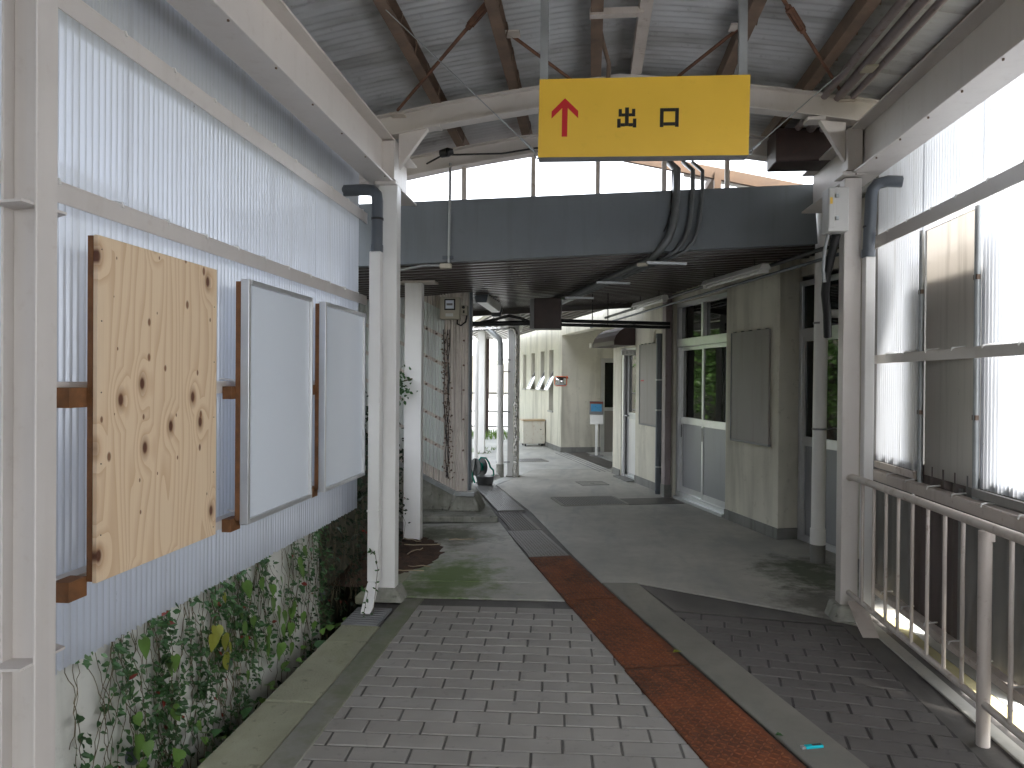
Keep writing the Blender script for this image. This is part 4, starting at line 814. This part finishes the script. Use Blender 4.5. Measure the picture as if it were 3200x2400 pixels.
p3_ = thing('platform_downpipe', (-2.0,12,0), 'slim pale downpipe partly hidden by the stair enclosure corner', 'pipe')
MB().tube([(-1.86,12,0),(-1.86,12,2.1),(-1.90,12,2.17),(-2.1,12,2.2)], .035, 12).build('pipe', WHITE, p3_)
# cabinet
cbn = thing('cabinet', B(9.4,-.4,0), 'rusty white steel cabinet on castors against the far wall', 'cabinet')
x0_, y0_ = -1.48, 16.48
cu = Vector((.96,.28,0)).normalized(); cv = Vector((-.28,.96,0)).normalized(); co = Vector((x0_,y0_,0))
cw, cdp, ch = .50, .42, .60
def cbox(name, m, u0, u1, v0, v1, z0, z1, bev=0): return MB().obox(co + cu*(u0+u1)/2 + cv*(v0+v1)/2 + Vector((0,0,(z0+z1)/2)), cu, cv, (0,0,1), (u1-u0)/2, (v1-v0)/2, (z1-z0)/2).build(name, m, cbn, bev)
RUSTW = mat('rusty_white_enamel', (.62,.60,.53), .45, var=.06, streak=(.36,.2,.08), samt=.6, spot=(.3,.13,.05), spamt=.6)
cbox('carcass', RUSTW, 0, cw, 0.012, cdp, .06, .57, .004); cbox('door', RUSTW, .01, cw-.01, 0, .0115, .07, .55, .003); cbox('top', mat('tan_top', (.45,.33,.2), .5), -.008, cw+.008, -.01, cdp+.01, .571, .60, .003)
MB().tube([co+cu*.40+Vector((0,0,.38)), co+cu*.40-cv*.012+Vector((0,0,.38))], .013, 10).build('knob', BLACK, cbn)
for a, e in ((.06,.05),(.44,.05),(.06,.36),(.44,.36)): c_ = co+cu*a+cv*e; MB().tube([c_-cu*.012+Vector((0,0,.03)), c_+cu*.012+Vector((0,0,.03))], .03, 10).build('castor', BLACK, cbn)
# convex mirror
mr = thing('convex_mirror', (-.55,14,1.47), 'small rounded convex mirror with an orange rim on a bracket by the far corner', 'mirror')
def rr_poly(cx, cz, w_, h_, r, n=5):
    o = []
    for (sx, sz, a0) in ((1,1,0),(-1,1,90),(-1,-1,180),(1,-1,270)):
        for i in range(n+1):
            a = math.radians(a0 + 90*i/n); o.append((cx + sx*(w_/2-r) + r*math.cos(a), cz + sz*(h_/2-r) + r*math.sin(a)))
    return o
my = 13.97
MB().extr([(x, my+.012, z) for x, z in rr_poly(-.555,1.474,.245,.19,.05)][::-1], (0,.03,0)).build('rim', ORANGE, mr, .006)
v = []; f = []; n1, n2 = 10, 8
for j in range(n2+1):
    for i in range(n1+1):
        a, c_ = 2*i/n1-1, 2*j/n2-1; v.append((-.555+.105*a, my+.008-.022*(1-a*a)*(1-c_*c_)-.003, 1.474+.078*c_))
f = [(j*(n1+1)+i, j*(n1+1)+i+1, (j+1)*(n1+1)+i+1, (j+1)*(n1+1)+i) for j in range(n2) for i in range(n1)]
MB().add(v, f, True).build('glass', MIRROR, mr)
MB().tube([(-.44,my+.02,1.545),(-.42,my+.02,1.555)], .03, 10).build('ball_joint', ORANGE, mr); MB().tube([(-.43,my+.03,1.55),(-.43,14.8,1.55),(-.43,15.3,1.55)], .01, 8).build('arm', GALV, mr)
# card reader kiosk
ks = thing('ticket_reader', (.13,14.72,0), 'grey pedestal card reader with a blue screen in the lobby', 'ticket reader')
MB().box(.105,.155,14.70,14.75,.01,.64).build('pedestal', ALU, ks); MB().box(.175,.195,14.72,14.74,.01,.64).build('pedestal', GREYM, ks); MB().box(.0,.27,14.58,14.86,-.005,.012).build('base_plate', GREYM, ks)
MB().box(.0,.27,14.72,14.86,.62,.82).build('body', ALU, ks, .008); MB().extr([(-.012,14.70,.82),(-.012,14.74,1.08),(-.012,14.86,1.08),(-.012,14.86,.82)], (.275,0,0)).build('head', GREYM, ks, .006)
MB().extr([(.02,14.706,.88),(.02,14.7275,1.025),(.02,14.7285,1.025),(.02,14.707,.88)], (.21,-.003,0)).build('screen', BLUESCR, ks); MB().extr([(-.005,14.728,1.035),(-.005,14.733,1.07),(-.005,14.734,1.07),(-.005,14.729,1.035)], (.26,-.003,0)).build('red_strip', mat('dull_red_strip', (.22,.05,.03), .5), ks)
# hose reel with bucket and hose
hr = thing('hose_reel', (-1.52,10.4,0), 'grey hose reel and bucket with a coiled green hose by the stair corner', 'hose reel')
MB().tube([(-1.60,10.40,.03),(-1.58,10.38,.03)], .01, 6).build('foot', BLACK, hr)
for e in (0,.11): MB().tube([(-1.60+e*.7,10.30+e*.7,.26),(-1.59+e*.7,10.31+e*.7,.26)], .125, 22).build('reel_flange', GREYPL, hr)
MB().tube([(-1.59,10.31,.26),(-1.53,10.37,.26)], .06, 14).build('drum', GREENH, hr)
MB().bar((-1.65,10.27,.02),(-1.60,10.30,.38), .03, .02).build('stand', GREYPL, hr)
MB().tube([(-1.46,10.30,.0),(-1.46,10.30,.14)], [.10,.135], 18).build('bucket', GREYPL, hr)
tag(MB().tube([(-1.67,10.2,1.02),(-1.675,10.2,.6),(-1.66,10.2,.3),(-1.62,10.22,.12),(-1.59,10.2,.05)], .013, 8).tube([(-1.56,10.3,.34),(-1.52,10.29,.40),(-1.45,10.30,.39),(-1.41,10.31,.33),(-1.385,10.31,.26),(-1.345,10.32,.22),(-1.34,10.33,.15),(-1.37,10.35,.09)], .013, 8).tube([(-1.37,10.37,.15),(-1.36,10.36,.06),(-1.41,10.3,.03),(-1.5,10.25,.02)], .013, 8).build('garden_hose', GREENH), 'green garden hose hanging and looping around the hose reel', 'hose')
tag(MB().tube([(-1.34,10.32,.10),(-1.27,10.34,.15)], [.03,.045], 12).build('white_scoop', WHITE), 'small white plastic scoop lying by the hose reel bucket', 'scoop')
# drain gratings and manhole in the floor
def grating(o, du, dv, lab, n, cat='drain grating'):
    th = thing('drain_grating', o, lab, cat); o = Vector(o); du = Vector(du); dv = Vector(dv); z = Vector((0,0,.004))
    un, vn = du.normalized(), dv.normalized(); f = MB()
    for a, b_ in ((o,o+du),(o+dv,o+du+dv)): f.bar(a+z*.5, b_+z*.5, .05, .008)
    for a, b_ in ((o,o+dv),(o+du,o+du+dv)): f.bar(a+z*.4+(b_-a).normalized()*.026, b_+z*.4-(b_-a).normalized()*.026, .05, .008)
    f.build('frame', CONCK, th)
    MB().extr([o+un*.026+vn*.026, o+du-un*.026+vn*.026, o+du-un*.026+dv-vn*.026, o+un*.026+dv-vn*.026], (0,0,.001)).build('pit', BLACK, th)
    for i in range(n):
        c_ = o + du*((i+.5)/n) + z; MB().bar(c_+vn*.03, c_+dv-vn*.03, du.length/n*.5, .007).build('grate_bar', STEELP, th)
grating((-.30,8.80,0), Pv*.80, U*.62, 'square steel drain grating in the concrete near the sliding doors', 24)
tag(MB().prism([(q.x,q.y) for q in (B(2.05,-.75,0),B(2.05,-.05,0),B(2.5,-.05,0),B(2.5,-.75,0))], 0, .005).build('steel_plate', STEELD), 'flat dark steel plate on the concrete between the grating and the sliding doors', 'metal plate')
grating((-1.35,13.35,0), Pv*.62, U*.5, 'dark drain grating near the far corner of the building', 14)
mh = thing('manhole_cover', (.05,10.75,0), 'thin square inspection cover with a lifting slot in the concrete floor', 'manhole cover')
mh_o = Vector((-.1,10.55,0)); MB().prism([(p.x,p.y) for p in (mh_o, mh_o+Pv*.40, mh_o+Pv*.40+U*.36, mh_o+U*.36)], 0, .004).build('cover', CONCK, mh)
for a, b_ in ((mh_o,mh_o+Pv*.4),(mh_o+U*.36,mh_o+Pv*.4+U*.36),(mh_o,mh_o+U*.36),(mh_o+Pv*.4,mh_o+Pv*.4+U*.36)): MB().bar(a+Vector((0,0,.0045)), b_+Vector((0,0,.0045)), .012, .003).build('rim', PLINTH, mh)
MB().bar(mh_o+Pv*.17+U*.18+Vector((0,0,.005)), mh_o+Pv*.23+U*.18+Vector((0,0,.005)), .02, .003).build('slot', BLACK, mh)
# small plastic cover by the left column
gc = thing('drain_cover', (-1.42,4.45,0), 'small grey plastic drain cover beside the white column foot', 'drain cover')
MB().box(-1.50,-1.27,4.365,4.70,-.04,.004).build('cover', GREYM, gc, .003)
for k in range(7): MB().box(-1.49,-1.28,4.39+.04*k,4.405+.04*k,.0045,.008).build('rib', GREYM, gc)
# soil heap with twigs
n = 26; v = []; f = []
for j in range(n+1):
    for i in range(n+1):
        x = -1.95 + .95*i/n; y = 5.2 + 1.75*j/n
        hgt = .055*max(0, 1 - ((x+1.72)/.52)**2 - ((y-6.15)/.85)**2) ; hgt += random.uniform(-.006,.006) if hgt > 0 else 0
        v.append((x + random.uniform(-.008,.008), y, hgt - .012))
f = [(j*(n+1)+i, j*(n+1)+i+1, (j+1)*(n+1)+i+1, (j+1)*(n+1)+i) for j in range(n) for i in range(n)]
soil = tag(MB().add(v, f, True).build('soil_heap', SOIL), 'heap of brown soil and leaf litter around the white post', 'soil', None, 'stuff')
for k, (x, y, L_, a) in enumerate(((-1.62,6.35,.32,.2),(-1.5,6.05,.22,1.2),(-1.42,5.75,.16,.1),(-1.3,6.75,.25,.15),(-1.5,6.5,.2,2.7),(-1.45,5.5,.2,.1))):
    pts_ = [(x + L_*t_/4*math.cos(a) + random.uniform(-.01,.01), y + L_*t_/4*math.sin(a) + random.uniform(-.02,.02), .035 - .03*(x > -1.45) + random.uniform(0,.012)) for t_ in range(5)]
    tag(MB().tube(pts_, .005, 5).build('twig', TWIG), ('long pale twig reaching from the white post', 'bent twig in the middle of the soil heap', 'short twig at the mossy edge of the soil', 'twig on the bare concrete right of the white post', 'twig crossing the soil just before the white post', 'twig at the soil edge nearest the white column')[k], 'twig', 'twigs on the soil heap')
# lighter and dry leaf
lt = thing('lighter', (.92,3.13,0), 'cyan disposable lighter lying on the concrete band', 'lighter')
MB().bar((.885,3.12,.0085),(.96,3.143,.0085), .022, .012).build('body', CYAN, lt, .003, 2); MB().bar((.868,3.114,.0085),(.884,3.119,.0085), .02, .011).build('head', GALV, lt, .002); MB().bar((.915,3.129,.0148),(.955,3.142,.0148), .012, .0006).build('label', INK, lt)
def leaf_poly(c, d, nrm, L_, W_, fold=.25):
    c = Vector(c); d = Vector(d).normalized(); nrm = Vector(nrm); s_ = d.cross(nrm).normalized(); nrm = s_.cross(d).normalized()
    vs = [c, c+d*L_*.28+s_*W_*.5+nrm*W_*fold, c+d*L_*.62+s_*W_*.42+nrm*W_*fold*.8, c+d*L_, c+d*L_*.62-s_*W_*.42+nrm*W_*fold*.8, c+d*L_*.28-s_*W_*.5+nrm*W_*fold, c+d*L_*.45]
    return vs, [(0,1,6),(1,2,6),(2,3,6),(3,4,6),(4,5,6),(5,0,6)]
tag(MB().add(*leaf_poly((.46,4.10,.016),(1,.2,.05),(0,0,1),.05,.03,.3)).build('dry_leaf', LEAFY), 'pale dry leaf lying on the rusty plate', 'leaf')
tag(MB().add(*leaf_poly((.02,4.62,.006),(1,-.2,.05),(0,0,1),.03,.02,.3)).build('dry_leaf', LEAFO), 'tiny dry leaf on the paving bricks beside the rusty plate', 'leaf')
tag(MB().add(*leaf_poly((.79,3.22,.004),(1,-.3,.1),(0,0,1),.035,.022,.4)).build('dry_leaf', LEAFD), 'small dark leaf on the concrete near the lighter', 'leaf')
# ------------------------------------------------------------------ vines on the retaining wall
random.seed(21)
LEAFM = leaf_mat('mid_vine_leaf', (.085, .17, .06))
def heart(c, d, nrm, L_, W_):
    c = Vector(c); d = Vector(d).normalized(); nrm = Vector(nrm); s_ = d.cross(nrm).normalized(); nrm = s_.cross(d).normalized()
    pf = [(0,.0),(-.10,.22),(.0,.42),(.18,.5),(.42,.44),(.68,.26),(1,0)]
    vs = [c + d*L_*t_ + s_*W_*w_ + nrm*W_*(.22*w_ - .10*t_*t_) for t_, w_ in pf] + [c + d*L_*t_ - s_*W_*w_ + nrm*W_*(.22*w_ - .10*t_*t_) for t_, w_ in pf[1:-1]]
    mid = [c + d*L_*.2, c + d*L_*.45, c + d*L_*.7 - nrm*W_*.04]; n0 = len(vs); vs += mid
    def side(r): a, b_, e, g_, k = r; return [(0,a,n0),(a,b_,n0),(b_,e,n0),(e,g_,n0+1,n0),(g_,k,n0+2,n0+1),(k,6,n0+2)]
    return vs, side((1,2,3,4,5)) + [tuple(reversed(f_)) for f_ in side((7,8,9,10,11))]
def vine(y0, strands, spread, zlo, dens, lab, big=0, bigm=LEAFB, lm=LEAFD):
    th = thing('hanging_vine', (-1.72, y0, .55), lab, 'vine', 'vines hanging over the retaining wall')
    stem = MB(); lv = MB(); lv2 = MB(); redl = MB()
    for s_ in range(strands):
        y = y0 + random.gauss(0, spread); z = .60 - random.random()*.06; zend = zlo + random.random()*.3; x = -1.715; pts_ = [(x, y, z+.03)]; ph_ = random.uniform(0,6.28); dr_ = random.gauss(0,.012)
        while z > zend:
            z -= random.uniform(.018,.034); y += dr_*.6 + random.gauss(0,.007); x = min(-1.655, max(-1.712, x + random.gauss(0,.006))); pts_.append((x, y, z))
            clump = .55 + .6*math.sin(z*13 + ph_)
            if random.random() < dens*clump:
                for _ in range(random.choice((1,2,2,3,3))):
                    a = random.uniform(-1.4,1.4); dd = Vector((random.uniform(.1,.9), math.sin(a)*1.2, -random.uniform(-.3,.9))); L_ = random.uniform(.016,.042)
                    vs, fs = leaf_poly((x+random.uniform(0,.03), y+random.gauss(0,.012), z+random.gauss(0,.012)), dd, (random.uniform(.4,1), random.uniform(-.7,.7), random.uniform(.1,1)), L_, L_*random.uniform(.42,.62))
                    k_ = random.random(); (redl if k_ < .012 else lv2 if k_ < .24 else lv).add(vs, fs)
        if len(pts_) > 1: stem.tube(pts_, .0015, 4, False)
    if lv2.v and lm is LEAFD: lv2.build('light_leaves', LEAFM, th)['kind'] = 'stuff'
    stem.build('stem', STEM, th); lv.build('small_leaves', lm, th)['kind'] = 'stuff'
    if redl.v: redl.build('red_leaves', LEAFR, th)['kind'] = 'stuff'
    for k in range(big):
        a = random.uniform(-.8,.8); c_ = (-1.675+random.uniform(0,.03), y0+random.gauss(0,spread*.9), random.uniform(max(zlo,.0),.52))
        L_ = random.uniform(.05,.085); vs, fs = heart(c_, (random.uniform(.1,.5), math.sin(a)*.7, -1), (1, random.uniform(-.4,.4), .5), L_, L_*.95)
        MB().add(vs, fs, True).build('leaf', random.choice((bigm, bigm, LEAFB)), th)
vine(2.36, 6, .05, .05, .55, 'thin vine with sparse dark leaves beside the near end of the wall')
vine(2.56, 12, .05, -.3, .75, 'dense dark vine with a few broad bright leaves in its middle', 7)
vine(2.76, 14, .045, -.4, .85, 'thick dark vine curtain reaching down into the ditch', 3)
vine(3.0, 9, .05, -.1, .6, 'loose dark vine below the plywood board', 1)
vine(3.24, 18, .07, -.3, .8, 'bushy vine with yellow-green leaves near its top', 6, LEAFY)
vine(3.5, 16, .07, -.2, .7, 'vine with a string of broad light green leaves under the whiteboard', 9)
vine(3.74, 14, .08, -.1, .6, 'vine with heart-shaped green leaves below the second whiteboard edge', 10)
vine(4.05, 10, .10, .0, .5, 'vine of broad green leaves hanging over a bare ochre patch of wall', 10)
vine(4.40, 16, .10, -.3, .8, 'dark blue-green vine hanging by the far whiteboard', 1)
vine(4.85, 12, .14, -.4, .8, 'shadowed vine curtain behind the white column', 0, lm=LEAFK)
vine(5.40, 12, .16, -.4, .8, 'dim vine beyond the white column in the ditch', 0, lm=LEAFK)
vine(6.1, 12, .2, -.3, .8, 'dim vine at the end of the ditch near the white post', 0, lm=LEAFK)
dp_ = thing('ditch_plants', (-1.6,3.5,-.45), 'round-leaved green plants growing along the ditch edge', 'plant', None)
k_ = 0
for y in [2.45 + .085*i for i in range(26)]:
    if random.random() < .75:
        for _ in range(random.choice((1,2,3))):
            zz_ = random.uniform(-.10,-.005); c_ = (-1.56+random.uniform(-.05,.045), y+random.uniform(-.04,.04), zz_); L_ = random.uniform(.035,.07)
            vs, fs = heart(c_, (random.uniform(-.5,1), random.uniform(-1,1), .25), (.25,-.3,1), L_, L_*.95); MB().add(vs, fs, True).build('leaf', random.choice((LEAFB, LEAFB, LEAFD)), dp_)
            MB().tube([(c_[0]-.02,c_[1],-.45), c_], .002, 4, False).build('stalk', STEM, dp_)
df_ = MB()
for k in range(900):
    y = random.uniform(2.0,6.8); c_ = (random.uniform(-1.70,-1.50), y, random.uniform(-.46,-.16)); L_ = random.uniform(.03,.06)
    df_.add(*leaf_poly(c_, (random.uniform(-1,1), random.uniform(-1,1), random.uniform(-.2,.6)), (random.uniform(-.4,.4),random.uniform(-.4,.4),1), L_, L_*.55))
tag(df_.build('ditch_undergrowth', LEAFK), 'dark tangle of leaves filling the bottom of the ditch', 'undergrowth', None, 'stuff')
bk = MB()
for k in range(5200):
    y = random.uniform(4.75,7.2); x = random.uniform(-2.7,-1.78) - (.12 if y < 5.2 else 0); zt_ = 1.15*min(1,(y-4.6)/.7) + .25*math.sin(y*7); z = random.uniform(-.2,max(.4,zt_)); l = random.uniform(.04,.08)
    bk.add(*leaf_poly((x,y,z), (random.uniform(-1,1),random.uniform(-1,1),random.uniform(-.8,.3)), (random.uniform(-.2,1),random.uniform(-1,.2),.6), l, l*.55))
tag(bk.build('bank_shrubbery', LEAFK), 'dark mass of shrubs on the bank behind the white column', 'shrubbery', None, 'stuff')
# sprig on the left column foot, bush by the white post
def sprig(name, base, pts_, nleaf, lab, cat='plant', L_=(.02,.035)):
    th = thing(name, base, lab, cat); MB().tube(pts_, .002, 5, False).build('stem', STEM, th); lv = MB()
    P = [Vector(p) for p in pts_]
    for k in range(nleaf):
        t_ = random.uniform(0, len(P)-1.001); i = int(t_); c_ = P[i].lerp(P[i+1], t_-i); l = random.uniform(*L_)
        lv.add(*leaf_poly(c_, (random.uniform(-1,1), random.uniform(-1,.2), random.uniform(-.6,.8)), (random.uniform(-1,1),-1,random.uniform(-.3,.6)), l, l*.5))
    lv.build('leaves', LEAFD, th)['kind'] = 'stuff'
sprig('climbing_sprig', (-1.36,4.52,0), [(-1.34,4.5,.02),(-1.33,4.52,.16),(-1.34,4.6,.28),(-1.38,4.68,.35),(-1.43,4.72,.38)], 14, 'thin sprig curling up the shoe of the white square downpipe')
sprig('climbing_sprig', (-1.42,4.5,0), [(-1.40,4.5,.01),(-1.385,4.5,.1),(-1.375,4.51,.16),(-1.43,4.5,.2)], 12, 'small sprig spreading over the drain cover by the white column')
bush = MB()
for k in range(170):
    c_ = (-1.78+random.gauss(0,.07), 6.6+random.gauss(0,.05), 1.44+random.gauss(0,.09)); l = random.uniform(.03,.05)
    bush.add(*leaf_poly(c_, (random.uniform(-.6,1), random.uniform(-1,.5), random.uniform(-.6,.6)), (random.uniform(-.5,.5),-1,.5), l, l*.55))
th = thing('climbing_bush', (-1.85,6.6,.0), 'tuft of dark leaves poking out beside the white post', 'plant'); bush.build('leaves', LEAFD, th)['kind'] = 'stuff'; MB().tube([(-1.95,6.7,.0),(-1.9,6.65,.8),(-1.78,6.6,1.45),(-1.6,6.55,1.5)], .006, 5).build('stem', STEM, th)
# ------------------------------------------------------------------ beyond the platform: fence, pole, grass, trees
fn = thing('fence', (-4,20.2,0), 'thin grey pipe fence along the far platform edge', 'fence')
for x in (-6.5,-5.3,-4.1,-2.95,-1.9): MB().tube([(x,20.2,-.02),(x,20.2,1.15)], .03, 8).build('fence_post', GREYM, fn)
for z in (1.12,.62,.2): MB().tube([(-7,20.2,z),(-1.5,20.2,z)], .022, 8).build('fence_rail', GREYM, fn)
pl = thing('dark_pole', (-2.80,20,0), 'dark rusty steel pole standing behind the white platform post', 'pole')
MB().tube([(-2.80,19.9,-.02),(-2.78,19.9,3.2)], .06, 10).build('shaft', DARKBOX, pl); MB().box(-2.92,-2.76,19.8,19.9,1.25,1.55).build('box', DARKBOX, pl)
gr = MB()
for k in range(2600):
    x = random.uniform(-7,-1.6); y = random.uniform(18.2,20.6) if random.random() < .8 else random.uniform(14.6,16)
    if y < 17 and x > -2.0: continue
    hgt = random.uniform(.06,.22) * (1 if y > 17 else .4); a = random.uniform(0,6.28); d_ = Vector((math.cos(a),math.sin(a),0))*.012
    b0 = Vector((x,y,0)); gr.add([b0-d_, b0+d_, b0+Vector((random.uniform(-.06,.06),random.uniform(-.06,.06),hgt))], [(0,1,2)])
tag(gr.build('grass', GRASSM), 'ragged grass along the far platform edge', 'grass', None, 'stuff')
def tree(loc, hgt, rad, n, lab, grp='trees beyond the platform'):
    loc = Vector(loc); th = thing('tree', loc, lab, 'tree', grp)
    tk = MB(); tk.tube([loc, loc+Vector((.1,0,hgt*.35)), loc+Vector((-.1,.1,hgt*.7))], [.22,.16,.06], 10); cl = []
    for k in range(9):
        a = k*2.4; z0 = hgt*random.uniform(.3,.6); e = loc + Vector((math.cos(a)*rad*.7, math.sin(a)*rad*.7, hgt*random.uniform(.5,.95)))
        tk.tube([loc+Vector((0,0,z0)), (loc+Vector((0,0,z0))).lerp(e,.5)+Vector((0,0,.2)), e], [.08,.05,.02], 6); cl.append(e)
    tk.build('trunk', BARK, th); lv = MB()
    for k in range(34): cl.append(loc + Vector((random.gauss(0,rad*.5), random.gauss(0,rad*.5), hgt*random.uniform(.22,1.0))))
    for k in range(n):
        c_ = random.choice(cl) + Vector((random.gauss(0,.38), random.gauss(0,.38), random.gauss(0,.3))); l = random.uniform(.10,.2)
        lv.add(*leaf_poly(c_, (random.uniform(-1,1),random.uniform(-1,1),random.uniform(-1,.3)), (random.uniform(-1,1),random.uniform(-1,1),1), l, l*.6))
    lv.build('crown', LEAFT, th)
tree((-8.6,19.5,0), 4.2, 1.9, 7500, 'broad leafy tree left of the platform that shows in the sliding door glass')
tree((-11.5,24,0), 5.5, 2.2, 7500, 'taller leafy tree behind the broad one past the platform')
tree((-7.2,14.8,0), 3.2, 1.3, 3200, 'low leafy tree nearest the stair enclosure past the platform')
